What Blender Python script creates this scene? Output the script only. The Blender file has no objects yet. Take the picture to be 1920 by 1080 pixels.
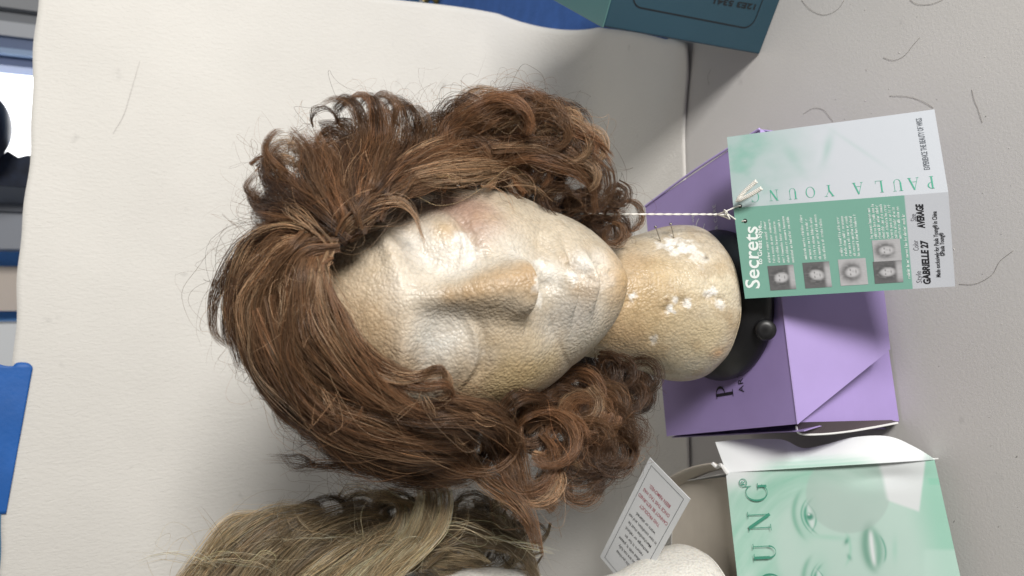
import bpy, bmesh, math, random
import numpy as np
from mathutils import Vector, Matrix, noise
random.seed(7); rng = np.random.default_rng(11)
sc = bpy.context.scene
COL = sc.collection
R_ = math.radians

# ------------------------------------------------------------------ camera
PITCH = R_(27); FPX = 1507.0
CAM = Vector((0.0125, -0.53, 0.57))
Fw = Vector((0, math.cos(PITCH), -math.sin(PITCH)))
Up = Vector((0, math.sin(PITCH), math.cos(PITCH)))
Rt = Vector((1, 0, 0))
cam_d = bpy.data.cameras.new('camera'); cam = bpy.data.objects.new('camera', cam_d); COL.objects.link(cam)
M = Matrix.Identity(4)
for i in range(3):
    M[i][0] = -Up[i]; M[i][1] = Rt[i]; M[i][2] = -Fw[i]; M[i][3] = CAM[i]
cam.matrix_world = M
cam_d.sensor_width = 36; cam_d.lens = FPX/1920*36; cam_d.clip_start = .02; cam_d.clip_end = 50
cam_d.dof.use_dof = True; cam_d.dof.focus_distance = .58; cam_d.dof.aperture_fstop = 9.0
sc.camera = cam

def ray(px, py):
    return Fw + Rt*((540-py)/FPX) - Up*((px-960)/FPX)
def onz(px, py, z):
    d = ray(px, py); return CAM + d*((z-CAM.z)/d.z)
def ony(px, py, y):
    d = ray(px, py); return CAM + d*((y-CAM.y)/d.y)
def proj(p):
    v = Vector(p)-CAM; de = v.dot(Fw)
    return 960-FPX*v.dot(Up)/de, 540-FPX*v.dot(Rt)/de
def proj_np(P):
    v = P-np.array(CAM); de = v@np.array(Fw)
    return 960-FPX*(v@np.array(Up))/de, 540-FPX*(v@np.array(Rt))/de

# ------------------------------------------------------------------ helpers
def lin(c):
    return tuple(((x/255)/12.92 if x/255 <= .04045 else ((x/255+.055)/1.055)**2.4) for x in c)
def mesh_obj(name, V, F, mat=None, parent=None, smooth=False, cols=None):
    me = bpy.data.meshes.new(name)
    me.from_pydata([tuple(v) for v in V], [], [tuple(f) for f in F]); me.update()
    if smooth: me.polygons.foreach_set('use_smooth', [True]*len(me.polygons))
    if cols is not None:
        a = me.color_attributes.new('col', 'FLOAT_COLOR', 'POINT')
        c = np.ones((len(V), 4), dtype=np.float32); c[:, :3] = np.asarray(cols)
        a.data.foreach_set('color', c.ravel())
    o = bpy.data.objects.new(name, me); COL.objects.link(o)
    if mat: me.materials.append(mat)
    if parent: o.parent = parent
    return o
def tag(o, label=None, cat=None, group=None, kind=None):
    if label: o['label'] = label
    if cat: o['category'] = cat
    if group: o['group'] = group
    if kind: o['kind'] = kind
    return o
def thing(name, label, cat, group=None, loc=(0, 0, 0)):
    o = bpy.data.objects.new(name, None); COL.objects.link(o); o.location = loc
    o.empty_display_size = .02
    bpy.context.view_layer.update()
    return tag(o, label, cat, group)
def part(name, V, F, mat, t, **k):
    """child mesh given in world coordinates"""
    L = Vector(t.location)
    return mesh_obj(name, [Vector(v)-L for v in V], F, mat, t, **k)

def mat(name, color=(.5, .5, .5), rough=.5, attr=False, spec=.5, metal=0, bump=None, coat=0, mott=None, emit=None, sheen=0):
    m = bpy.data.materials.new(name); m.use_nodes = True
    nt = m.node_tree; b = nt.nodes['Principled BSDF']; N = nt.nodes; Lk = nt.links
    b.inputs['Base Color'].default_value = (*color, 1); b.inputs['Roughness'].default_value = rough
    b.inputs['Specular IOR Level'].default_value = spec; b.inputs['Metallic'].default_value = metal
    b.inputs['Coat Weight'].default_value = coat
    tc = N.new('ShaderNodeTexCoord')
    src = None
    if attr:
        a = N.new('ShaderNodeVertexColor'); a.layer_name = 'col'; src = a.outputs['Color']
    if mott:
        sc_, amt = mott
        n = N.new('ShaderNodeTexNoise'); n.inputs['Scale'].default_value = sc_; n.inputs['Detail'].default_value = 6
        Lk.new(tc.outputs['Object'], n.inputs['Vector'])
        mr = N.new('ShaderNodeMapRange'); mr.inputs['From Min'].default_value = .3; mr.inputs['From Max'].default_value = .7
        mr.inputs['To Min'].default_value = 1-amt; mr.inputs['To Max'].default_value = 1+amt*.4
        Lk.new(n.outputs['Fac'], mr.inputs['Value'])
        mx = N.new('ShaderNodeMix'); mx.data_type = 'RGBA'; mx.blend_type = 'MULTIPLY'; mx.inputs[0].default_value = 1
        if src: Lk.new(src, mx.inputs[6])
        else: mx.inputs[6].default_value = (*color, 1)
        Lk.new(mr.outputs['Result'], mx.inputs[7]); src = mx.outputs[2]
    if src: Lk.new(src, b.inputs['Base Color'])
    if bump:
        bs, st, dist = bump
        n = N.new('ShaderNodeTexNoise'); n.inputs['Scale'].default_value = bs; n.inputs['Detail'].default_value = 4
        Lk.new(tc.outputs['Object'], n.inputs['Vector'])
        bp = N.new('ShaderNodeBump'); bp.inputs['Strength'].default_value = st; bp.inputs['Distance'].default_value = dist
        Lk.new(n.outputs['Fac'], bp.inputs['Height']); Lk.new(bp.outputs['Normal'], b.inputs['Normal'])
    if emit:
        b.inputs['Emission Color'].default_value = (*emit[0], 1); b.inputs['Emission Strength'].default_value = emit[1]
    return m

def grid(nu, nv, fn):
    V = [fn(i/nu, j/nv) for j in range(nv+1) for i in range(nu+1)]
    F = [(j*(nu+1)+i, j*(nu+1)+i+1, (j+1)*(nu+1)+i+1, (j+1)*(nu+1)+i) for j in range(nv) for i in range(nu)]
    return V, F
def slab(V, F, n, th):
    """close a sheet into a thin solid: n = normal, th = thickness (below)"""
    V = [Vector(v) for v in V]; n = Vector(n).normalized()*th; N0 = len(V)
    V2 = V+[v-n for v in V]; F2 = list(F)+[tuple(reversed([i+N0 for i in f])) for f in F]
    cnt = {}
    for f in F:
        for a, b in zip(f, f[1:]+f[:1]):
            if (b, a) in cnt: del cnt[(b, a)]
            else: cnt[(a, b)] = 1
    for a, b in cnt: F2.append((b, a, a+N0, b+N0))
    return V2, F2
def lathe(prof, c, n=64, sx=1, sy=1):
    V = []; F = []
    for r, z in prof:
        for i in range(n):
            a = 2*math.pi*i/n; V.append((c[0]+r*sx*math.cos(a), c[1]+r*sy*math.sin(a), c[2]+z))
    for j in range(len(prof)-1):
        for i in range(n):
            F.append((j*n+i, j*n+(i+1) % n, (j+1)*n+(i+1) % n, (j+1)*n+i))
    F.append(tuple(range(n))[::-1]); k = (len(prof)-1)*n; F.append(tuple(range(k, k+n)))
    return V, F
def tube(pts, r, n=8):
    P = [Vector(p) for p in pts]; V = []; F = []
    ref = Vector((.3, .5, .8)).normalized(); rr = r if hasattr(r, '__len__') else [r]*len(P)
    for k, p in enumerate(P):
        t = (P[min(k+1, len(P)-1)]-P[max(k-1, 0)]).normalized()
        a = t.cross(ref).normalized(); b = t.cross(a)
        for i in range(n):
            w = 2*math.pi*i/n; V.append(p+(a*math.cos(w)+b*math.sin(w))*rr[k])
    for k in range(len(P)-1):
        for i in range(n): F.append((k*n+i, k*n+(i+1) % n, (k+1)*n+(i+1) % n, (k+1)*n+i))
    F.append(tuple(range(n))[::-1]); F.append(tuple(range((len(P)-1)*n, len(P)*n)))
    return V, F
def spline(P, K):
    """Catmull-Rom through P (n,3) sampled at K points"""
    P = np.asarray([tuple(p) for p in P], float)
    if len(P) == 2: P = np.array([P[0], (P[0]+P[1])/2, P[1]])
    Q = np.vstack([2*P[0]-P[1], P, 2*P[-1]-P[-2]])
    seg = np.linalg.norm(np.diff(P, axis=0), axis=1); cum = np.r_[0, np.cumsum(seg)]; cum /= cum[-1]
    t = np.linspace(0, 1, K); idx = np.clip(np.searchsorted(cum, t, 'right')-1, 0, len(P)-2)
    u = ((t-cum[idx])/(cum[idx+1]-cum[idx]))[:, None]
    p0, p1, p2, p3 = Q[idx], Q[idx+1], Q[idx+2], Q[idx+3]
    return .5*((2*p1)+(-p0+p2)*u+(2*p0-5*p1+4*p2-p3)*u*u+(-p0+3*p1-3*p2+p3)*u**3)
class MB:
    def __init__(s): s.V = []; s.F = []; s.C = []
    def add(s, V, F, c=None):
        k = len(s.V); s.V += [Vector(v) for v in V]; s.F += [tuple(i+k for i in f) for f in F]
        if c is not None: s.C += [c]*len(V)
    def box(s, x0, x1, y0, y1, z0, z1, c=None):
        V = [(x, y, z) for z in (z0, z1) for y in (y0, y1) for x in (x0, x1)]
        s.add(V, [(0, 2, 3, 1), (4, 5, 7, 6), (0, 1, 5, 4), (2, 6, 7, 3), (0, 4, 6, 2), (1, 3, 7, 5)], c)
    def build(s, name, m, t=None, **k):
        if s.C: k['cols'] = s.C
        return part(name, s.V, s.F, m, t, **k) if t else mesh_obj(name, s.V, s.F, m, **k)

class Panel:
    """flat printed sheet; a=bottom-left b=bottom-right c=top-left d=top-right in reading direction"""
    def __init__(s, a, b, c, d):
        s.a, s.b, s.c, s.d = map(Vector, (a, b, c, d))
        s.W = ((s.b-s.a).length+(s.d-s.c).length)/2; s.H = ((s.c-s.a).length+(s.d-s.b).length)/2
        s.n = (s.b-s.a).cross(s.c-s.a).normalized()
    def __call__(s, u, v, h=0):
        return (s.a*(1-u)+s.b*u)*(1-v)+(s.c*(1-u)+s.d*u)*v+s.n*h
def font_2d(body, size, bold=0, spacing=1.0, shear=0):
    cu = bpy.data.curves.new('t', 'FONT'); cu.body = body; cu.size = size; cu.offset = bold; cu.space_character = spacing; cu.shear = shear
    cu.resolution_u = 3
    o = bpy.data.objects.new('t', cu); COL.objects.link(o)
    dg = bpy.context.evaluated_depsgraph_get(); me = o.evaluated_get(dg).to_mesh()
    V = [(v.co.x, v.co.y) for v in me.vertices]; F = [tuple(p.vertices) for p in me.polygons]
    bpy.data.objects.remove(o); bpy.data.curves.remove(cu)
    return V, F
SERIF = {  # strokes: (x0,y0,x1,y1,thickness) in a unit-high glyph, thin and thick like a didone face
 'P': (.62, [(.16, 0, .16, 1, .12), (.02, .015, .32, .015, .03), (.02, .985, .2, .985, .03)], [(.16, .74, .3, .26, -90, 90, .1)]),
 'A': (.8, [(.08, 0, .39, 1, .035), (.39, 1, .72, 0, .12), (.2, .34, .6, .34, .03), (0, .015, .2, .015, .03), (.56, .015, .84, .015, .03)], []),
 'U': (.8, [(.16, .3, .16, 1, .12), (.64, .3, .64, 1, .035), (.02, .985, .32, .985, .03), (.52, .985, .76, .985, .03)], [(.4, .3, .24, .29, 180, 360, .07)]),
 'L': (.64, [(.16, 0, .16, 1, .12), (.02, .985, .32, .985, .03), (.02, .015, .6, .015, .03), (.6, 0, .6, .24, .03)], []),
 'Y': (.78, [(.1, 1, .4, .48, .12), (.7, 1, .4, .48, .035), (.4, 0, .4, .48, .12), (.25, .015, .56, .015, .03), (0, .985, .26, .985, .03), (.56, .985, .82, .985, .03)], []),
 'O': (.84, [], [(.42, .5, .35, .48, 0, 360, .085)]),
 'N': (.84, [(.14, 0, .14, 1, .035), (.7, 0, .7, 1, .035), (.14, 1, .7, 0, .13), (0, .015, .28, .015, .03), (0, .985, .2, .985, .03), (.56, .985, .84, .985, .03)], []),
 'G': (.84, [(.68, .02, .68, .4, .1), (.54, .415, .82, .415, .03), (.7, .72, .7, 1, .03)], [(.42, .5, .35, .49, 45, 330, .085)]),
}
def serif_glyph(ch):
    w, st, arcs = SERIF[ch]; V = []; F = []
    for x0, y0, x1, y1, t in st:
        d = Vector((x1-x0, y1-y0)); n = Vector((-d.y, d.x)).normalized()*t/2; k = len(V)
        V += [(x0+n.x, y0+n.y), (x0-n.x, y0-n.y), (x1-n.x, y1-n.y), (x1+n.x, y1+n.y)]; F.append((k, k+1, k+2, k+3))
    for cx, cy, rx, ry, a0, a1, t in arcs:
        k = len(V); n = 28
        for i in range(n+1):
            a = R_(a0+(a1-a0)*i/n); tt = t*(.35+.65*abs(math.cos(a))**1.2)
            for s in (-1, 1): V.append((cx+(rx+s*tt/2)*math.cos(a), cy+(ry+s*tt*.35)*math.sin(a)))
        for i in range(n): F.append((k+2*i, k+2*i+1, k+2*i+3, k+2*i+2))
    return w, V, F
def put(mb, pan, VF, u, v, h=.00022, rot=0, c=None, sx=1):
    """place 2D geometry (metres) on a panel at u,v (fractions), rotated by rot degrees"""
    V, F = VF; cr, sr = math.cos(R_(rot)), math.sin(R_(rot))
    out = []
    for x, y in V:
        x *= sx; X, Y = x*cr-y*sr, x*sr+y*cr; out.append(pan(u+X/pan.W, v+Y/pan.H, h))
    mb.add(out, F, c)
def fit(pan, mb, body, p0, p1, hpx, c, bold=0, h=.00022, shear=0):
    """a line of print from pixel p0 to p1 of the reference layout, caps hpx tall"""
    u0, v0 = at_uv(pan, *p0); u1, v1 = at_uv(pan, *p1); a = Vector(((u1-u0)*pan.W, (v1-v0)*pan.H))
    size = hpx*.00043/.7; V, F = font_2d(body, size, bold=bold, shear=shear); w = max(x for x, y in V)
    put(mb, pan, (V, F), u0, v0, h=h, rot=math.degrees(math.atan2(a.y, a.x)), c=c, sx=a.length/w)
def center(VF):
    V, F = VF; w = max(x for x, y in V); x0 = min(x for x, y in V)
    return [(x-(w+x0)/2, y) for x, y in V], F

# ------------------------------------------------------------------ levels
BOXH = .10; ZB = .13                       # top of the boxes, underside of the foam heads

# ------------------------------------------------------------------ table, paper
def paper_material(name, col, relief):
    m = bpy.data.materials.new(name); m.use_nodes = True; nt = m.node_tree; N = nt.nodes; L = nt.links
    b = N['Principled BSDF']; b.inputs['Roughness'].default_value = .8; b.inputs['Specular IOR Level'].default_value = .2
    tc = N.new('ShaderNodeTexCoord'); mp = N.new('ShaderNodeMapping'); mp.inputs['Scale'].default_value = (420, 420, 150)
    L.new(tc.outputs['Object'], mp.inputs['Vector'])
    n = N.new('ShaderNodeTexNoise'); n.inputs['Scale'].default_value = 1; n.inputs['Detail'].default_value = 3; n.inputs['Distortion'].default_value = .6
    L.new(mp.outputs[0], n.inputs['Vector'])
    n3 = N.new('ShaderNodeTexNoise'); n3.inputs['Scale'].default_value = 6; n3.inputs['Detail'].default_value = 2; L.new(tc.outputs['Object'], n3.inputs['Vector'])
    ad = N.new('ShaderNodeMath'); ad.operation = 'MULTIPLY_ADD'; ad.inputs[1].default_value = 8; L.new(n3.outputs['Fac'], ad.inputs[0]); L.new(n.outputs['Fac'], ad.inputs[2])
    bp = N.new('ShaderNodeBump'); bp.inputs['Strength'].default_value = relief; bp.inputs['Distance'].default_value = .0012
    L.new(ad.outputs[0], bp.inputs['Height']); L.new(bp.outputs[0], b.inputs['Normal'])
    n2 = N.new('ShaderNodeTexNoise'); n2.inputs['Scale'].default_value = 7; n2.inputs['Detail'].default_value = 5
    L.new(tc.outputs['Object'], n2.inputs['Vector'])
    cr = N.new('ShaderNodeValToRGB'); cr.color_ramp.elements[0].position = .3; cr.color_ramp.elements[1].position = .65
    cr.color_ramp.elements[0].color = (*[c*.94 for c in col], 1); cr.color_ramp.elements[1].color = (*col, 1)
    L.new(n2.outputs['Fac'], cr.inputs[0])
    # small smudges
    v = N.new('ShaderNodeTexNoise'); v.inputs['Scale'].default_value = 38; v.inputs['Detail'].default_value = 3; L.new(tc.outputs['Object'], v.inputs['Vector'])
    mr = N.new('ShaderNodeMapRange'); mr.inputs['From Min'].default_value = .7; mr.inputs['From Max'].default_value = .8; mr.inputs['To Min'].default_value = 1; mr.inputs['To Max'].default_value = .8
    L.new(v.outputs['Fac'], mr.inputs['Value'])
    mx = N.new('ShaderNodeMix'); mx.data_type = 'RGBA'; mx.blend_type = 'MULTIPLY'; mx.inputs[0].default_value = 1
    L.new(cr.outputs[0], mx.inputs[6]); L.new(mr.outputs[0], mx.inputs[7]); L.new(mx.outputs[2], b.inputs['Base Color'])
    return m
m_paper = paper_material('white_watercolour_paper', (.775, .755, .71), .55)
m_table = paper_material('scuffed_white_tabletop', (.60, .585, .565), .14)
mb = MB(); mb.box(-1.2, 1.0, -.9, 1.0, -.03, 0)
tag(mb.build('table_top', m_table), kind='structure')

def paper_pt(u, s):
    # s: 0 front edge on table .. 1 top;  profile lengths
    y0 = .164; y1 = .335; Rr = .095; ztop = .62
    L1 = y1-y0; L2 = Rr*math.pi/2; L3 = ztop-Rr
    d = s*(L1+L2+L3)
    xr = .277+.07*min(1, d/L1) if d < L1 else .347+.028*min(1, (d-L1)/.15)
    xr += .0025*math.sin(d*22)
    xl = -.75
    x = xl+(xr-xl)*u
    if d < L1: y, z = y0+d, .0016
    elif d < L1+L2:
        a = (d-L1)/Rr; y, z = y1+Rr*math.sin(a), .0016+Rr*(1-math.cos(a))
    else:
        z = .0016+Rr+(d-L1-L2); y = y1+Rr
        f = (z-Rr)/(ztop-Rr)
        z = Rr+f*(np.interp(x, [-.75, -.28, -.09, .035, .175, .375], [.685, .6636, .653, .645, .6354, .6257])-Rr)+f*f*(.0012*math.sin(x*31)+.0008*math.sin(x*77))
        y += .004*math.sin(x*9)*f+.012*f
    if d < .03: y += .004*math.sin(x*14)+.002*math.sin(x*41)
    if d < .12: z += .0015*max(0, math.sin(x*9+2))*(1-d/.12)
    if u > .97: z += (u-.97)*.12
    return Vector((x, y, z))
V, F = grid(150, 150, paper_pt)
pb = mesh_obj('paper_backdrop', V, F, m_paper, smooth=True)
tag(pb, 'large sheet of white textured paper curved up behind the heads', 'backdrop')
sm = pb.modifiers.new('t', 'SOLIDIFY'); sm.thickness = .0007; sm.offset = 1

# ------------------------------------------------------------------ blue tape on the paper's top edge
m_tape = mat('blue_masking_tape', lin((32, 98, 178)), .55, bump=(160, .35, .001), mott=(30, .15))
def tape_pt(u, v):
    A, B, C, D = ony(-70, 684, .44), ony(63, 682, .4385), ony(-70, 966, .44), ony(12, 962, .4385)
    p = (A*(1-u)+B*u)*(1-v)+(C*(1-u)+D*u)*v
    f = (p.z-.095)/(.65-.095); p.y = .43+.004*math.sin(p.x*9)*f+.012*f-.0030+.0004*math.sin(v*14)*u-.0004*u
    if v > 0 and v < .02 or v == 0: p += Vector((0, 0, .0018*math.sin(u*26)))+Vector((.002*math.sin(u*17), 0, 0))
    return p
V, F = grid(30, 40, tape_pt)
o = mesh_obj('masking_tape', V, F, m_tape, smooth=True); tag(o, 'strip of blue masking tape stuck on the upper edge of the paper', 'tape')
s_ = o.modifiers.new('t', 'SOLIDIFY'); s_.thickness = .0003

# ------------------------------------------------------------------ foam head
NZ_FACE = 9
YAW = R_(8); ROLL = R_(-4.5)
def sstep(a, b, x):
    t = np.clip((x-a)/(b-a), 0, 1); return t*t*(3-2*t)
def ell_r(d, c0, c, rad):
    """distance along unit d from c0 to the ellipsoid (c, rad)"""
    o = (np.array(c0)-np.array(c))/np.array(rad); dd = d/np.array(rad)
    A = (dd*dd).sum(-1); B = 2*(dd*o).sum(-1); C = (o*o).sum()-1
    disc = np.maximum(B*B-4*A*C, 0); return (-B+np.sqrt(disc))/(2*A)
HC = np.array((0, -.005, .225))        # centre the head's radii leave from, above the neck base
def head_r(d):
    r1 = ell_r(d, HC, (0, .012, .243), (.079, .098, .104))
    r2 = ell_r(d, HC, (.002, -.022, .207), (.0795, .066, .094))
    r3 = ell_r(d, HC, (.002, -.044, .155), (.044, .046, .0495))
    k = 70.
    q = np.log(np.exp(k*r1)+np.exp(k*r2)+np.exp(k*np.nan_to_num(r3)*.0+k*r3*(r3 > 0)))/k
    return q-.0065
def head_points(d):
    r = head_r(d); p = HC+d*r[..., None]
    x, z = p[..., 0], p[..., 2]; front = sstep(.0, -.5, d[..., 1])
    g = lambda cx, cz, sx, sz: np.exp(-((x-cx)/sx)**2-((z-cz)/sz)**2)
    D = np.zeros_like(r)
    # nose: ridge widening downwards, ends sharply
    tn = np.clip((.278-z)/(.278-.209), 0, 1)
    wn = .0072+.0090*tn**1.3; hn = .0042+.0172*tn**1.05
    end = sstep(.2070, .2110, z)*sstep(.292, .262, z)
    D += hn*np.exp(-(np.abs(x)/(wn*1.04))**2.4)*end
    D += .003*(g(-.013, .2155, .005, .006)+g(.013, .2155, .005, .006))
    # eye sockets and closed lids
    for s in (-1, 1):
        X = x-s*.036
        D -= .0120*g(s*.030, .258, .023, .0175)
        D += .0085*np.exp(-((X/.0175)**2+((z-.2545)/.0125)**2)**1.3)
        ln = .2395+16*X**2
        D += .0021*np.exp(-(X/.018)**4-((z-ln)/.0024)**2)
        D -= .0018*np.exp(-(X/.018)**4-((z-ln+.0058)/.0032)**2)
        D += .0050*g(s*.034, .2815, .024, .006)
        D += .0035*g(s*.046, .208, .02, .02)
        D -= .0026*g(s*.026, .184, .010, .022)
    # mouth
    D += .0074*g(0, .1748, .021, .0044)+.0082*g(0, .1603, .017, .0052)
    D -= .0050*np.exp(-(x/.023)**2-((z-.1675)/.0022)**2)
    D -= .003*g(0, .187, .0045, .008)
    D -= .0045*g(0, .1495, .018, .005)
    D += .0055*g(0, .130, .0165, .011)
    # chewed, torn patch over the mouth
    D -= .0025*g(.009, .170, .007, .004)
    D += .0022*g(.004, .176, .006, .003)
    p = p+d*(D*front)[..., None]
    return p
def rotm(p, yaw, roll):
    P = np.asarray(p)-np.array((0, 0, .215)); c, s = math.cos(roll), math.sin(roll)
    x, y, z = P[..., 0]*c+P[..., 2]*s, P[..., 1], -P[..., 0]*s+P[..., 2]*c
    c, s = math.cos(yaw), math.sin(yaw)
    return np.stack([x*c-y*s, x*s+y*c, z], -1)+np.array((0, 0, .215))
NECK = [(.0, .0), (.056, .0), (.0612, .0010), (.0638, .0038), (.0648, .008), (.0646, .016), (.0628, .027), (.0585, .040), (.0545, .052), (.0508, .064),
        (.0475, .077), (.0452, .09), (.044, .103), (.0438, .116), (.045, .13), (.048, .146), (.05, .16)]
def foam_head_mesh(name, parent, yaw, roll, material, stains_shade=None, dents=True):
    nu, nv = 460, 380
    u = np.linspace(0, 2*math.pi, nu, endpoint=False); 
    # denser rows on the lower half
    v = np.linspace(0, math.pi, nv+1)
    U, Vv = np.meshgrid(u, v)
    d = np.stack([np.sin(Vv)*np.sin(U), -np.sin(Vv)*np.cos(U), np.cos(Vv)], -1)
    P = rotm(head_points(d), yaw, roll).reshape(-1, 3)
    idx = lambda j, i: j*nu+(i % nu)
    F = [(idx(j, i), idx(j+1, i), idx(j+1, i+1), idx(j, i+1)) for j in range(nv) for i in range(nu)]
    k = len(P)
    NR = 230; prof = spline([(r, 0, z) for r, z in NECK], NR)
    n = 440; a = np.linspace(0, 2*math.pi, n, endpoint=False)
    rr = np.maximum(prof[:, 0], 0)
    Q = np.stack([rr[:, None]*np.cos(a)[None], .003+rr[:, None]*np.sin(a)[None]*.97, np.repeat(prof[:, 2][:, None], n, 1)], -1)
    Q[..., 1] += (sstep(.05, .14, Q[..., 2])*.012)
    Q[..., 0] += (sstep(.0, .14, Q[..., 2])*.003)
    # slightly lumpy
    Qf = Q.reshape(-1, 3)
    lump = np.array([noise.noise(Vector(q)*45) for q in Qf])*.0011
    rad = Qf.copy(); rad[:, 2] = 0; rad /= (np.linalg.norm(rad, axis=1)[:, None]+1e-6); Qf = Qf+rad*lump[:, None]
    lump = np.array([noise.noise(Vector(q)*38) for q in P])*.0007
    P = P+(P-HC)/np.linalg.norm(P-HC, axis=1)[:, None]*lump[:, None]
    F += [(k+j*n+i, k+j*n+(i+1) % n, k+(j+1)*n+(i+1) % n, k+(j+1)*n+i) for j in range(NR-1) for i in range(n)]
    P = np.vstack([P, Qf])
    loc = np.array(parent.location)
    W = P+loc
    if dents and stains_shade:
        for (px, py, r, dep) in DENTS:
            c = np.array(surf_pt(px, py, W)); dd = np.linalg.norm(W-c, axis=1)
            w = np.exp(-(dd/r)**2)*dep*(1+.8*np.array([noise.noise(Vector(q)*400) if e < 3*r else 0 for q, e in zip(W, dd)]))
            nrm = (W-loc); nrm[:, 2] = 0; nrm /= np.linalg.norm(nrm, axis=1)[:, None]+1e-9
            P = P-nrm*w[:, None]
        W = P+loc
    cols = np.tile(np.array(FOAM), (len(P), 1))
    if stains_shade:
        for (px, py, r, c, amt) in stains_shade:
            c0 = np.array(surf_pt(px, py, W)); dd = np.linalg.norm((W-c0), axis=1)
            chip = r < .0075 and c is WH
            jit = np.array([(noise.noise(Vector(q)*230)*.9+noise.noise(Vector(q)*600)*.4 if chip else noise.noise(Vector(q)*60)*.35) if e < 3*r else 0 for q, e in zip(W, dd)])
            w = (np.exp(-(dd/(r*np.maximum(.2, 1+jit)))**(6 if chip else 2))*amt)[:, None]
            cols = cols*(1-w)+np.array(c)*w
        mo = np.clip(np.array([noise.fractal(Vector(q)*55, 1, 2, 4)*1.1+.1 for q in W]), 0, 1)*np.where(W[:, 2] < loc[2]+.118, .6, .3)
        cols = cols*(1-mo[:, None])+np.array((.36, .25, .13))*mo[:, None]
        cols *= (1+np.array([noise.noise(Vector(q)*140)*.09+noise.noise(Vector(q)*420)*.08 for q in W]))[:, None]
    o = mesh_obj(name, P, F, material, parent, smooth=True, cols=np.clip(cols, 0, 1))
    return o, W
def surf_pt(px, py, W):
    """nearest camera-side vertex to the pixel"""
    x, y = proj_np(W); e = np.hypot(x-px, y-py); de = (W-np.array(CAM))@np.array(Fw)
    m = e < max(7, e.min()+2); i = np.where(m)[0][np.argmin(de[m])]
    return W[i]
FOAM = (.50, .44, .345)
WH = (.80, .78, .73); TAN = (.42, .285, .155); PINK = (.36, .22, .165); YEL = (.52, .39, .20); LT = (.56, .47, .35); SHADE_GR = (.46, .43, .385)
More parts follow.
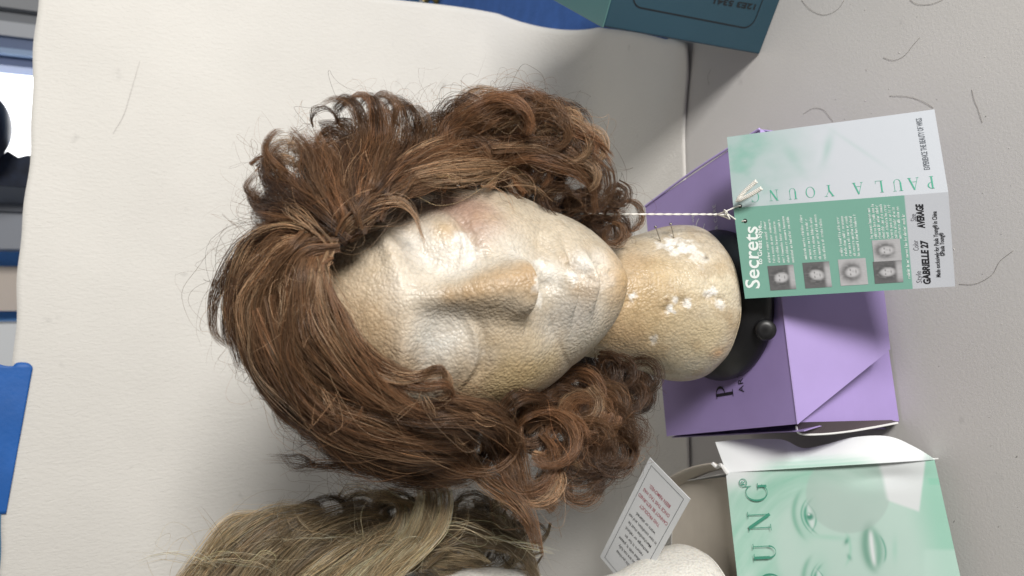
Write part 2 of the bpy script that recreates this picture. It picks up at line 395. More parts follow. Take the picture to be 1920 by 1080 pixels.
STAINS_SHADE = [ # px, py, radius m, colour, amount
 (650, 520, .045, LT, .6), (700, 640, .034, LT, .6), (660, 600, .02, TAN, .45), (720, 670, .018, TAN, .75), (770, 690, .012, TAN, .7), (700, 430, .018, TAN, .35),
 (640, 470, .012, TAN, .5), (690, 720, .014, TAN, .6),
 (650, 560, .03, TAN, .35), (700, 500, .03, LT, .5), (680, 600, .02, TAN, .35),
 (760, 400, .014, PINK, .45), (850, 375, .016, PINK, .85), (900, 390, .017, PINK, .85), (930, 410, .012, PINK, .4), (880, 420, .009, PINK, .6), (900, 450, .007, PINK, .45), (840, 430, .008, TAN, .4), (800, 380, .01, PINK, .4),
 (980, 400, .022, LT, .6), (1060, 440, .02, LT, .4), (970, 470, .016, WH, .5),
 (800, 470, .015, WH, .6), (860, 490, .012, WH, .6), (770, 530, .016, WH, .3), (770, 450, .013, WH, .45), (835, 425, .007, (.5, .36, .2), .6), (880, 470, .007, WH, .8), (870, 440, .006, WH, .7),
 (845, 620, .018, (.66, .65, .61), .65), (850, 665, .017, (.64, .63, .59), .6), (815, 640, .014, (.6, .58, .53), .6), (893, 670, .007, WH, .5), (790, 650, .011, (.6, .58, .53), .4), (860, 690, .008, (.5, .42, .3), .5),
 (960, 600, .024, (.42, .34, .245), .6), (900, 600, .014, (.42, .34, .24), .5), (980, 650, .02, (.38, .33, .26), .6), (930, 660, .02, (.4, .34, .26), .5), (1080, 600, .022, SHADE_GR, .8), (1120, 560, .018, SHADE_GR, .6), (1050, 640, .015, SHADE_GR, .4),  # shade painted on the left cheek, jaw and side of the nose
 (840, 560, .007, TAN, .75), (870, 548, .008, TAN, .85), (905, 538, .009, TAN, .9), (940, 525, .010, TAN, .9), (975, 515, .010, TAN, .9), (1000, 505, .009, TAN, .8), (1003, 525, .008, TAN, .8), (985, 500, .008, TAN, .7),
 (940, 600, .016, LT, .5), (960, 630, .016, (.5, .4, .27), .5),
 (900, 720, .018, TAN, .55), (960, 720, .02, YEL, .8), (1000, 710, .018, YEL, .75), (940, 750, .016, YEL, .6), (1040, 690, .016, YEL, .4), (870, 740, .012, TAN, .7),
 (1015, 490, .004, WH, .8), (1015, 530, .004, WH, .7), (1015, 560, .004, WH, .5), (1040, 510, .009, WH, .55),
 (1065, 480, .006, TAN, .4), (1076, 494, .0045, (.2, .14, .09), .85), (1100, 545, .009, TAN, .45), (1085, 540, .006, TAN, .5), (1110, 505, .006, (.55, .42, .28), .6),
 (1095, 505, .009, WH, .9), (1075, 512, .005, WH, .9), (1130, 490, .008, WH, .7), (1160, 500, .012, (.62, .57, .5), .7), (1140, 520, .006, WH, .6),
 (1180, 520, .02, (.5, .32, .14), .85), (1200, 560, .034, TAN, .9), (1210, 620, .03, TAN, .85), (1160, 640, .02, TAN, .7), (1240, 520, .025, (.6, .42, .2), .7), (1190, 480, .014, TAN, .6), (1250, 600, .025, (.52, .38, .19), .6),
 (1170, 650, .02, TAN, .5), (1290, 560, .034, (.48, .37, .22), .6), (1280, 640, .034, (.46, .38, .25), .65), (1350, 520, .028, (.68, .6, .44), .7), (1330, 640, .02, (.62, .5, .3), .5), (1350, 668, .006, (.65, .36, .16), .6), (1330, 470, .02, LT, .5),
 (1260, 445, .007, WH, 1), (1280, 460, .006, WH, .9), (1262, 462, .005, WH, .8), (1240, 455, .005, WH, .6), (1300, 460, .006, WH, .7), (1310, 475, .007, WH, .5),
 (1282, 568, .0035, WH, 1), (1292, 571, .003, WH, 1), (1272, 566, .0025, WH, 1), (1252, 584, .0035, WH, 1), (1340, 552, .004, WH, 1), (1355, 565, .0035, WH, 1), (1328, 556, .003, WH, .8), (1183, 562, .003, WH, 1), (1225, 645, .004, WH, .5), (1320, 478, .002, (.1, .07, .04), .8), (1256, 563, .0016, (.15, .08, .03), .8),
]
DENTS = [(1262, 452, .006, .0022), (1285, 462, .005, .0015), (1283, 569, .0035, .0026), (1253, 584, .003, .0025), (1342, 555, .0042, .003), (1356, 566, .003, .002), (1330, 556, .003, .0015), (1183, 562, .003, .002), (1320, 478, .002, .002),
         (1078, 496, .0045, .0048), (1094, 508, .0042, .0045), (1110, 520, .003, .002), (1128, 492, .0035, .002), (1150, 512, .003, .0013), (1085, 530, .003, .0015), (1318, 445, .004, .0012), (1226, 645, .004, .0008)]
def foam_material(name, glossy=.35):
    m = bpy.data.materials.new(name); m.use_nodes = True; nt = m.node_tree; N = nt.nodes; L = nt.links
    b = N['Principled BSDF']
    a = N.new('ShaderNodeVertexColor'); a.layer_name = 'col'
    tc = N.new('ShaderNodeTexCoord')
    nz = N.new('ShaderNodeTexNoise'); nz.inputs['Scale'].default_value = 90; nz.inputs['Detail'].default_value = 2; L.new(tc.outputs['Object'], nz.inputs['Vector'])
    mx = N.new('ShaderNodeMix'); mx.data_type = 'VECTOR'; mx.inputs[0].default_value = .004
    L.new(tc.outputs['Object'], mx.inputs[4]); L.new(nz.outputs['Color'], mx.inputs[5])
    v1 = N.new('ShaderNodeTexVoronoi'); v1.feature = 'SMOOTH_F1'; v1.inputs['Scale'].default_value = 430; v1.inputs['Smoothness'].default_value = .35
    L.new(mx.outputs[1], v1.inputs['Vector'])
    v2 = N.new('ShaderNodeTexVoronoi'); v2.inputs['Scale'].default_value = 620; L.new(mx.outputs[1], v2.inputs['Vector'])
    ng = N.new('ShaderNodeTexNoise'); ng.inputs['Scale'].default_value = 120; ng.inputs['Detail'].default_value = 5; L.new(tc.outputs['Object'], ng.inputs['Vector'])
    s1 = N.new('ShaderNodeMath'); s1.operation = 'MULTIPLY_ADD'; s1.inputs[1].default_value = .45; L.new(v2.outputs['Distance'], s1.inputs[0]); L.new(v1.outputs['Distance'], s1.inputs[2])
    s2 = N.new('ShaderNodeMath'); s2.operation = 'MULTIPLY_ADD'; s2.inputs[1].default_value = -.55; L.new(ng.outputs['Fac'], s2.inputs[0]); L.new(s1.outputs[0], s2.inputs[2])
    bp = N.new('ShaderNodeBump'); bp.inputs['Strength'].default_value = .46; bp.inputs['Distance'].default_value = .0011; bp.invert = True
    L.new(s2.outputs[0], bp.inputs['Height']); L.new(bp.outputs[0], b.inputs['Normal'])
    # darker in the seams between beads
    cr = N.new('ShaderNodeMapRange'); cr.inputs['From Min'].default_value = .45; cr.inputs['From Max'].default_value = .85; cr.inputs['To Min'].default_value = 1; cr.inputs['To Max'].default_value = .84
    L.new(v1.outputs['Distance'], cr.inputs['Value'])
    m2 = N.new('ShaderNodeMix'); m2.data_type = 'RGBA'; m2.blend_type = 'MULTIPLY'; m2.inputs[0].default_value = 1
    L.new(a.outputs['Color'], m2.inputs[6]); L.new(cr.outputs[0], m2.inputs[7]); L.new(m2.outputs[2], b.inputs['Base Color'])
    rr = N.new('ShaderNodeMapRange'); rr.inputs['From Min'].default_value = .35; rr.inputs['From Max'].default_value = .65; rr.inputs['To Min'].default_value = glossy; rr.inputs['To Max'].default_value = glossy+.25
    L.new(ng.outputs['Fac'], rr.inputs['Value']); L.new(rr.outputs[0], b.inputs['Roughness'])
    b.inputs['Subsurface Weight'].default_value = .12; b.inputs['Subsurface Radius'].default_value = (.004, .003, .002); b.inputs['Subsurface Scale'].default_value = 1
    b.inputs['Specular IOR Level'].default_value = .55
    return m
m_foam = foam_material('stained_polystyrene')
head = thing('foam_head', 'makeup stained polystyrene head with chipped mouth wearing the curly brown wig', 'wig head', loc=(0, 0, ZB))
hm, HW = foam_head_mesh('head_form', head, YAW, ROLL, m_foam, STAINS_SHADE)
m_foam2 = foam_material('clean_polystyrene', .45)
X2 = -.280
head2 = thing('foam_head', 'cleaner white polystyrene head under the blonde wig, mostly outside the picture', 'wig head', loc=(X2, .026, BOXH+.001))
FOAM = (.8, .78, .72)
hm2, HW2 = foam_head_mesh('head_form', head2, R_(-2), R_(-3), m_foam2, None)

# pins in the neck
m_steel = mat('pin_steel', (.35, .33, .3), .3, metal=1)
for k, (px, py, qx, qy, w) in enumerate([(1240, 446, 1232, 424, 'first'), (1262, 440, 1256, 416, 'second')]):
    a = Vector(surf_pt(px, py, HW)); b_ = a+Vector((.011, -.0015, .006 if k == 0 else .0045))
    mb = MB(); mb.add(*tube([a-(b_-a)*.6, b_], .00035, 6)); 
    hd = MB()
    o = mb.build('dressmaking_pin', m_steel)
    V, F = tube([b_-(b_-a).normalized()*.0008, b_, b_+(b_-a).normalized()*.0008], [.0006, .0014, .0006], 10)
    ph = mesh_obj('pin_head', V, F, m_steel, o, smooth=True)
    tag(o, ['steel pin nearer the chin stuck in the side of the stained foam neck', 'steel pin further from the chin stuck in the side of the stained foam neck'][k], 'pin', 'pins stuck in the foam neck')

# stand under the head
m_black = mat('black_plastic', (.006, .006, .007), .42, bump=(60, .1, .001))
def stand(loc, label):
    t = thing('wig_stand', label, 'wig stand', 'wig head stands', loc=loc)
    x, y, z = loc
    V, F = lathe([(.0, 0), (.061, 0), (.0635, .002), (.064, .006), (.062, .011), (.057, .017), (.05, .023), (.04, .028), (.034, .0305), (0, .0305)], loc, 96)
    part('base', V, F, m_black, t, smooth=True)
    c = Vector(loc)+Vector((-.018, -.0605, .009)); 
    V, F = lathe([(0, 0), (.007, 0), (.0082, .0015), (.0084, .005), (.0072, .007), (.004, .0076), (0, .0076)], (0, 0, 0), 32)
    rm = Matrix.Rotation(R_(50), 3, 'X')
    part('knob', [rm @ Vector(v)+c for v in V], F, m_black, t, smooth=True)
    return t
stand((-.002, .0, BOXH+.0003), 'round black plastic stand with a knob under the stained foam neck')

# ------------------------------------------------------------------ lilac box
m_lilac = mat('lilac_card', lin((162, 143, 199)), .5, bump=(25, .12, .002), mott=(16, .10))
m_cream = mat('card_inner_side', (.55, .5, .43), .8, bump=(90, .15, .001), mott=(14, .15))
m_whitecard = mat('white_card', (.78, .78, .77), .45, bump=(60, .06, .001), mott=(14, .05))
m_dark = mat('box_inside_shade', (.09, .07, .08), .9)
m_ink = mat('black_ink', (.015, .012, .02), .5)
m_inkw = mat('white_ink', (.7, .68, .75), .5)
A = onz(1250, 818, BOXH); B = onz(1210, 387, BOXH); C_ = onz(1425, 242, BOXH); E = onz(1495, 795, BOXH)
lb = thing('lilac_box', 'lilac cardboard wig box with its front flap hanging open, under the black stand', 'box', loc=((A+C_)/2*1.0).to_tuple()[:2]+(0,))
def q(a, b, c, d, th, mate, name, t, n=10, bend=0, inner=None, **k):
    def f(u, v):
        p = (a*(1-u)+b*u)*(1-v)+(d*(1-u)+c*u)*v
        nn = (b-a).cross(d-a).normalized()
        return p+nn*(bend*math.sin(math.pi*v)*1.0)
    V, F = grid(n, n, f); nn = (b-a).cross(d-a).normalized()
    V, F = slab(V, F, nn, th)
    o = part(name, V, F, mate, t, smooth=False, **k)
    return o
dn = Vector((0, 0, -1)); Z3 = Vector((0, 0, .0012))
def low(p, z=0.001, ox=0, oy=0): return Vector((p.x+ox, p.y+oy, z))
TH = .0009
q(A, E, C_, B, TH, m_lilac, 'top_panel', lb)                                    # normal up
q(low(B), low(A), A-Z3, B-Z3, TH, m_lilac, 'back_panel', lb)
q(low(C_), low(B), B-Z3, C_-Z3, TH, m_lilac, 'side_panel', lb)
# left side, bulging open
Al = A+Vector((-.002, 0, -.006)); El = E+Vector((-.006, -.001, -.006))
q(low(A, .001, -.004), low(E, .001, -.012), El, Al, TH, m_lilac, 'side_panel', lb, bend=-.006)
# front: lower inner panel sloping out and the long tapered flap over it
F0, F1 = onz(1686, 790, .002), onz(1645, 470, .002)
F1 = F0+(C_-E)*.97
q(F0, F1, C_-Vector((0, -.003, .004)), E-Vector((0, -.003, .004)), TH, m_lilac, 'front_panel', lb, bend=-.004)
def flap_pts():
    n = (F1-F0).cross(C_-F0).normalized()
    if n.y > 0: n = -n
    fl = []
    dP = ray(1668, 655); P0 = F0+n*.024; Pc = CAM+dP*((P0-CAM).dot(n)/dP.dot(n)); n = (C_-E).cross(Pc-E).normalized(); F0_ = E
    for px, py, h in [(1495, 792, 0), (1668, 655, .024), (1660, 575, .026), (1640, 420, .024), (1560, 330, .014), (1425, 245, 0)]:
        d = ray(px, py); P0 = E; t = (P0-CAM).dot(n)/d.dot(n); fl.append(CAM+d*t)
    if n.y > 0: n = -n
    fl[0] = E+Vector((0, 0, 0)); fl[-1] = C_.copy()
    fl = [p+n*.0012 for p in fl]
    return fl, n
fl, fn = flap_pts()
V = fl+[p-fn*.0008 for p in fl]; k = len(fl)
F = [tuple(range(k)), tuple(range(k, 2*k))[::-1]]+[(i, i+k, (i+1) % k+k, (i+1) % k) for i in range(k)]
part('flap', V, F, m_lilac, lb)
# open seam at the front left: dark sheet as its shade, torn white rim
rimp = [onz(1493, 799, BOXH-.006), onz(1500, 813, BOXH-.012), onz(1540, 814, .072), onz(1590, 809, .048), onz(1640, 801, .026), onz(1683, 793, .005)]
RP = spline(rimp, 40); V, F = tube(RP, .0009, 6); part('torn_edge', V, F, m_whitecard, lb)
top_ = [E+(F0-E)*(i/39)+Vector((.001, .001, -.002)) for i in range(40)]
V = [Vector(p) for p in RP]+top_; part('seam_shade', V, [(i, i+1, i+41, i+40) for i in range(39)], m_dark, lb)
V, F = tube(spline([A+Vector((.0, 0, .0006)), (A+B)/2+Z3*.7, B+Z3*.5], 12), .0006, 6)
V2, F2 = tube(spline([B+Vector((0, 0, .0004)), (B+C_)/2+Vector((.002, 0, .001)), C_+Z3*.4], 12), .0011, 6)
m_lil2 = mat('worn_lilac_fold', lin((190, 172, 226)), .5)
part('fold_edge', V2, F2, m_lil2, lb)
V2, F2 = tube([E+(C_-E)*t_+Vector((0, -.0004, .0001)) for t_ in (0, .25, .5, .75, 1)], .0006, 6); part('fold_edge', V2, F2, m_lil2, lb)
# writing
pt = Panel(E, C_, A, B)
ink = MB(); w, gv, gf = serif_glyph('P')
def at_uv(pan, px, py):
    d = ray(px, py); t = (pan.a-CAM).dot(pan.n)/d.dot(pan.n); p = CAM+d*t
    # invert the bilinear map numerically
    u = v = .5
    for _ in range(30):
        e = p-pan(u, v); du = (pan(u+.01, v)-pan(u, v))/.01; dv = (pan(u, v+.01)-pan(u, v))/.01
        a11, a12, a22 = du.dot(du), du.dot(dv), dv.dot(dv); b1, b2 = e.dot(du), e.dot(dv); dt = a11*a22-a12*a12
        u += (a22*b1-a12*b2)/dt; v += (a11*b2-a12*b1)/dt
    return u, v
u0, v0 = at_uv(pt, 1376, 744)
put(ink, pt, ([(x*.021, y*.021) for x, y in gv], gf), u0, v0, .0004)
put(ink, pt, font_2d('ARTISTRY', .0085, spacing=1.15), *at_uv(pt, 1396, 735), h=.0004)
ink.build('printed_letters', m_ink, lb)
wi = MB()
put(wi, pt, font_2d('HAIR CARE', .006, spacing=1.1), *at_uv(pt, 1350, 452), h=.0004, c=None)
put(wi, pt, font_2d('for wigs', .005, shear=.3), *at_uv(pt, 1304, 432), h=.0004)
for (cx, cy, r1, r2, s) in [(1317, 424, .009, .0012, 0), (1330, 428, .008, .001, 20)]:
    u1, v1 = at_uv(pt, cx, cy); VV = []; n = 20
    for i in range(n+1):
        a_ = R_(20+s+i/n*140); VV += [(r1*math.cos(a_), r1*math.sin(a_)), ((r1-r2)*math.cos(a_), (r1-r2)*math.sin(a_))]
    put(wi, pt, (VV, [(2*i, 2*i+1, 2*i+3, 2*i+2) for i in range(n)]), u1, v1, .0004)
wi.build('printed_emblem', m_inkw, lb)

# ------------------------------------------------------------------ printed art (colour per point of the sheet)
MINT_D, MINT, MINT_L, MWH = map(np.array, (lin((72, 152, 128)), lin((140, 196, 174)), lin((190, 216, 206)), lin((226, 229, 231))))
def lerp(a, b, t): return a*(1-t)+b*t
def gs(x, y, cx, cy, sx, sy, an=0):
    c, s = math.cos(R_(an)), math.sin(R_(an)); dx, dy = x-cx, y-cy
    return math.exp(-((dx*c+dy*s)/sx)**2-((-dx*s+dy*c)/sy)**2)
m_print = mat('printed_card', rough=.42, attr=True, bump=(70, .05, .0008), spec=.5)
m_printm = mat('matt_print', rough=.6, attr=True)
def art_sheet(pan, fn, name, t, nu=80, nv=80, h=0, th=.0005, bend=None):
    """printed sheet: fn(u,v) gives linear colour"""
    V, F = grid(nu, nv, lambda u, v: pan(u, v, h+(bend(u, v) if bend else 0)))
    c = [fn(i/nu, j/nv) for j in range(nv+1) for i in range(nu+1)]
    V2, F2 = slab(V, F, pan.n, th)
    return part(name, V2, F2, m_print, t, cols=np.array(c+c))

# ------------------------------------------------------------------ big swing tag
ta = dict(fl=onz(1375, 390, .140), fr=onz(1778, 360, .070), al=onz(1363, 257, .134), ar=onz(1752, 205, .062), bl=onz(1397, 560, .135), br=onz(1791, 537, .060))
tg = thing('swing_tag', 'unfolded green and white paper swing tag tied with string beside the foam neck', 'tag', loc=tuple(ta['fl']))
PA = Panel(ta['ar'], ta['al'], ta['fr'], ta['fl'])
PB = Panel(ta['br'], ta['fr'], ta['bl'], ta['fl'])
def art_a(u, v):
    # u 0 at the far (plain) end, 1 at the string end; v 0 outer edge, 1 fold
    n = noise.fractal(Vector((u*5, v*3, 1.3)), 1, 2, 5)
    t = sstep(.45, 1.0, u+.12*n-.1*(v-.5))*.85
    c = lerp(MWH*.97, MINT_L*.93, float(t))
    c = lerp(c, MINT*1.05, .5*float(sstep(.72, .95, u))*max(0, n+.15)*2 if n > -.15 else 0)
    c = lerp(c, MINT, .45*gs(u, v, .50, .33, .022, .17, -8)); c = lerp(c, MWH, .6*gs(u, v, .535, .4, .02, .15, -8))
    c = lerp(c, MINT, .18*gs(u, v, .36, .35, .012, .3, 22))
    c = lerp(c, MINT, .25*gs(u, v, .66, .45, .03, .2, 10)*(1+n))
    return c*np.array((.68, .70, .74))
GREEN = np.array(lin((132, 184, 168)))
def art_b(u, v):
    return MWH*np.array((.66, .67, .71)) if v < .185 else .80*GREEN*(1+.03*noise.noise(Vector((u*4, v*4, 0))))
bendf = lambda u, v: 0
pan_a = art_sheet(PA, art_a, 'cover_panel', tg, 110, 110)
pan_b = art_sheet(PB, art_b, 'inside_panel', tg, 40, 200)
let = MB(); h_ = PA.H*.145
m_col = mat('coloured_print', rough=.5, attr=True)
for ch, px, py in [('P', 1749, 355), ('A', 1721, 357), ('U', 1690, 359), ('L', 1654, 361), ('A', 1616, 364), ('Y', 1561, 368), ('O', 1526, 371), ('U', 1492, 373), ('N', 1457, 376), ('G', 1421, 379)]:
    w, gv, gf = serif_glyph(ch); u1, v1 = at_uv(PA, px, py-9-22); u1 += .0
    put(let, PA, ([(x*h_*.95, y*h_) for x, y in gv], gf), u1, .80, c=tuple(MINT_D*1.15))
fit(PA, let, 'EXPERIENCE THE BEAUTY OF WIGS', (1744, 318), (1728, 221), 8.5, lin((88, 94, 102)), .00006)
o = let.build('printed_letters', m_col, tg); o.parent = pan_a; let = MB()
# inside panel
WHI = lin((232, 240, 238))
fit(PB, let, 'Secrets', (1424, 542), (1415, 424), 25, WHI, .0002)
fit(PB, let, 'to Great Style...', (1427, 496), (1422, 414), 7.5, WHI, .00006)
def scribble_rows(mb, pan, px0, px1, nrow, py0, py1, c, sd):
    rr = random.Random(sd)
    for k in range(nrow):
        px = px0+(px1-px0)*k/(nrow-1) if nrow > 1 else px0
        ua, va = at_uv(pan, px, py0); ub, vb = at_uv(pan, px, py1-rr.uniform(0, 14)); x = 0; L = (ub-ua)*pan.W
        VV, FF = [], []
        while x < L:
            n = rr.randint(2, 8)
            for _ in range(n):
                w = rr.choice((.0006, .0009, .0011)); hh = rr.choice((.0013, .0013, .0013, .002)); t = .00028
                kk = len(VV)
                VV += [(x, 0), (x+t, 0), (x+t, hh), (x, hh), (x, hh if hh < .0015 else .0012), (x+w, hh if hh < .0015 else .0012), (x+w, .0011), (x, .0010)]
                FF += [(kk, kk+1, kk+2, kk+3), (kk+7, kk+6, kk+5, kk+4)]
                if rr.random() < .6:
                    kk = len(VV); VV += [(x+w-t, 0), (x+w, 0), (x+w, .0013), (x+w-t, .0013)]; FF.append((kk, kk+1, kk+2, kk+3))
                x += w+.0003
                if x > L: break
            x += .0009
        put(mb, pan, (VV, FF), ua, va, c=c)
scribble_rows(let, PB, 1443, 1488, 6, 492, 416, WHI, 1)
scribble_rows(let, PB, 1512, 1548, 5, 486, 412, WHI, 2)
scribble_rows(let, PB, 1580, 1612, 5, 480, 412, WHI, 3)
scribble_rows(let, PB, 1636, 1690, 8, 447, 392, WHI, 4)
scribble_rows(let, PB, 1707, 1707, 1, 522, 410, WHI, 5)
BK = (.012, .012, .016); GY = lin((110, 110, 118))
for s_, p0, p1, hp, bo, c in [('Style', (1729, 531), (1727, 508), 8, 0, GY), ('Color', (1723, 470), (1721, 450), 8, 0, GY), ('Size', (1718, 415), (1717, 401), 8, 0, GY),
                            ('GABRIELLE 27', (1745, 533), (1739, 450), 10, .00025, BK), ('AVERAGE', (1734, 427), (1730, 382), 10, .00025, BK),
                            ('Made exclusively for Paula Young\u00ae in China', (1764, 520), (1756, 396), 6.5, .00005, BK), ('\u00a9Paula Young\u00ae', (1772, 480), (1769, 436), 6.5, .00005, BK)]:
    fit(PB, let, s_, p0, p1, hp, c, bo, shear=.12)
let.build('printed_letters', m_col, tg).parent = pan_b
def portrait(pan, px0, px1, pyb, pyt, sd, t):
    """small grey photograph of a woman with short hair, printed on the tag"""
    ua, va = at_uv(pan, px1, pyb); ub, vb = at_uv(pan, px0, pyt); rr = random.Random(sd)
    sub = Panel(pan(ua, va), pan(ub, va), pan(ua, vb), pan(ub, vb)); ti = rr.uniform(-.1, .1); bgl = rr.choice((.12, .3, .42))
    def f(u, v):
        n = noise.noise(Vector((u*9, v*9, sd)))*.5+noise.noise(Vector((u*22, v*5, sd)))*.5
        dx, dy = u-.5-ti*(v-.5), v-.56
        hair = math.exp(-((dx/.36)**2+(dy/.38)**2)**2); face = math.exp(-((dx/.2)**2+((dy+.05)/.27)**2)**3)
        body = sstep(.28, .12, v)*math.exp(-(dx/.5)**4)
        g = bgl; g = lerp(g, .07+.22*max(0, n), hair); g = lerp(g, .42, float(body)); g = lerp(g, .5, face)
        for s in (-1, 1): g -= .42*gs(dx, dy, s*.085, .03, .04, .02)*face
        g -= .3*gs(dx, dy, 0, -.17, .07, .022)*face; g -= .1*gs(dx, dy, .02, -.06, .03, .05)*face
        g = max(.02, g*(1+.12*n)); return np.array((g, g, g*1.03))
    V, F = grid(44, 44, lambda u, v: sub(u, v, .0002)); c = [f(i/44, j/44) for j in range(45) for i in range(45)]
    part('printed_photo', V, F, m_printm, t, cols=np.array(c)).parent = pan_b
portrait(PB, 1437, 1493, 542, 499, 1, tg); portrait(PB, 1503, 1560, 538, 493, 2, tg); portrait(PB, 1570, 1628, 533, 487, 3, tg)
portrait(PB, 1636, 1694, 529, 491, 4, tg); portrait(PB, 1634, 1691, 488, 451, 5, tg)
# punched holes
m_hole = mat('hole_shade', (.02, .02, .02), .9)
H1 = PA(*at_uv(PA, 1386, 385)); H2 = PB(*at_uv(PB, 1391, 413))
for pan, (px, py) in ((PA, (1386, 385)), (PB, (1391, 413))):
    u1, v1 = at_uv(pan, px, py); VV = [(0.0016*math.cos(i*math.pi/9), .0016*math.sin(i*math.pi/9)) for i in range(18)]
    mb = MB(); put(mb, pan, (VV, [tuple(range(18))]), u1, v1); mb.build('punched_hole', m_hole, tg)
# string
m_str = mat('white_string', (.8, .78, .72), .7)
sk = onz(1345, 402, .147); st0 = ony(1098, 401, -.005); kn = onz(1362, 404, .146)
st = thing('tag_string', 'white string running from the curls past the neck to the green tag', 'string', loc=tuple(sk))
mb = MB()
for ph in (0, math.pi):
    P = spline([st0+(st0-sk)*.1, st0, (st0+sk)/2+Vector((0, 0, -.0015)), sk, kn], 90)
    for k in range(len(P)):
        a = k*.7+ph; P[k] += np.array((math.cos(a), 0, math.sin(a)))*.0004
    mb.add(*tube(P, .00045, 6))
for pts in ([sk, kn+Vector((.003, 0, .001)), H1+Vector((0, 0, .002)), H1+Vector((0.0, 0, -.001))],
            [sk, sk*.5+kn*.5+Vector((-.002, -.004, 0)), kn+Vector((-.003, -.004, 0)), kn+Vector((.001, -.002, .001)), H2+Vector((.0, .006, .001)), H2+Vector((0, 0, .0015)), H2+Vector((0, 0, -.001))],
            [kn+Vector((.001, -.001, .001)), kn+Vector((.004, -.001, .003)), kn+Vector((.002, -.004, .003)), kn]):
    mb.add(*tube(spline(pts, 24), .00055, 6))
mb.build('cord', m_str, st, smooth=True)
mb = MB(); e0, e1 = onz(1380, 378, .145), onz(1424, 346, .139)
for s in (-1, 1):
    off = Vector((s*.0022, s*.002, 0))
    for ph in range(3):
        P = spline([e0, (e0+e1)/2+off*.9, e1+off*1.3], 60)
        for k in range(60):
            a = k*.55+ph*2.09; r = .0011*min(1, k/10); P[k] += np.array((math.cos(a), math.cos(a)*.7, abs(math.sin(a))))*r
        mb.add(*tube(P, .0006, 5))
mb.build('tassel', m_str, st, smooth=True)

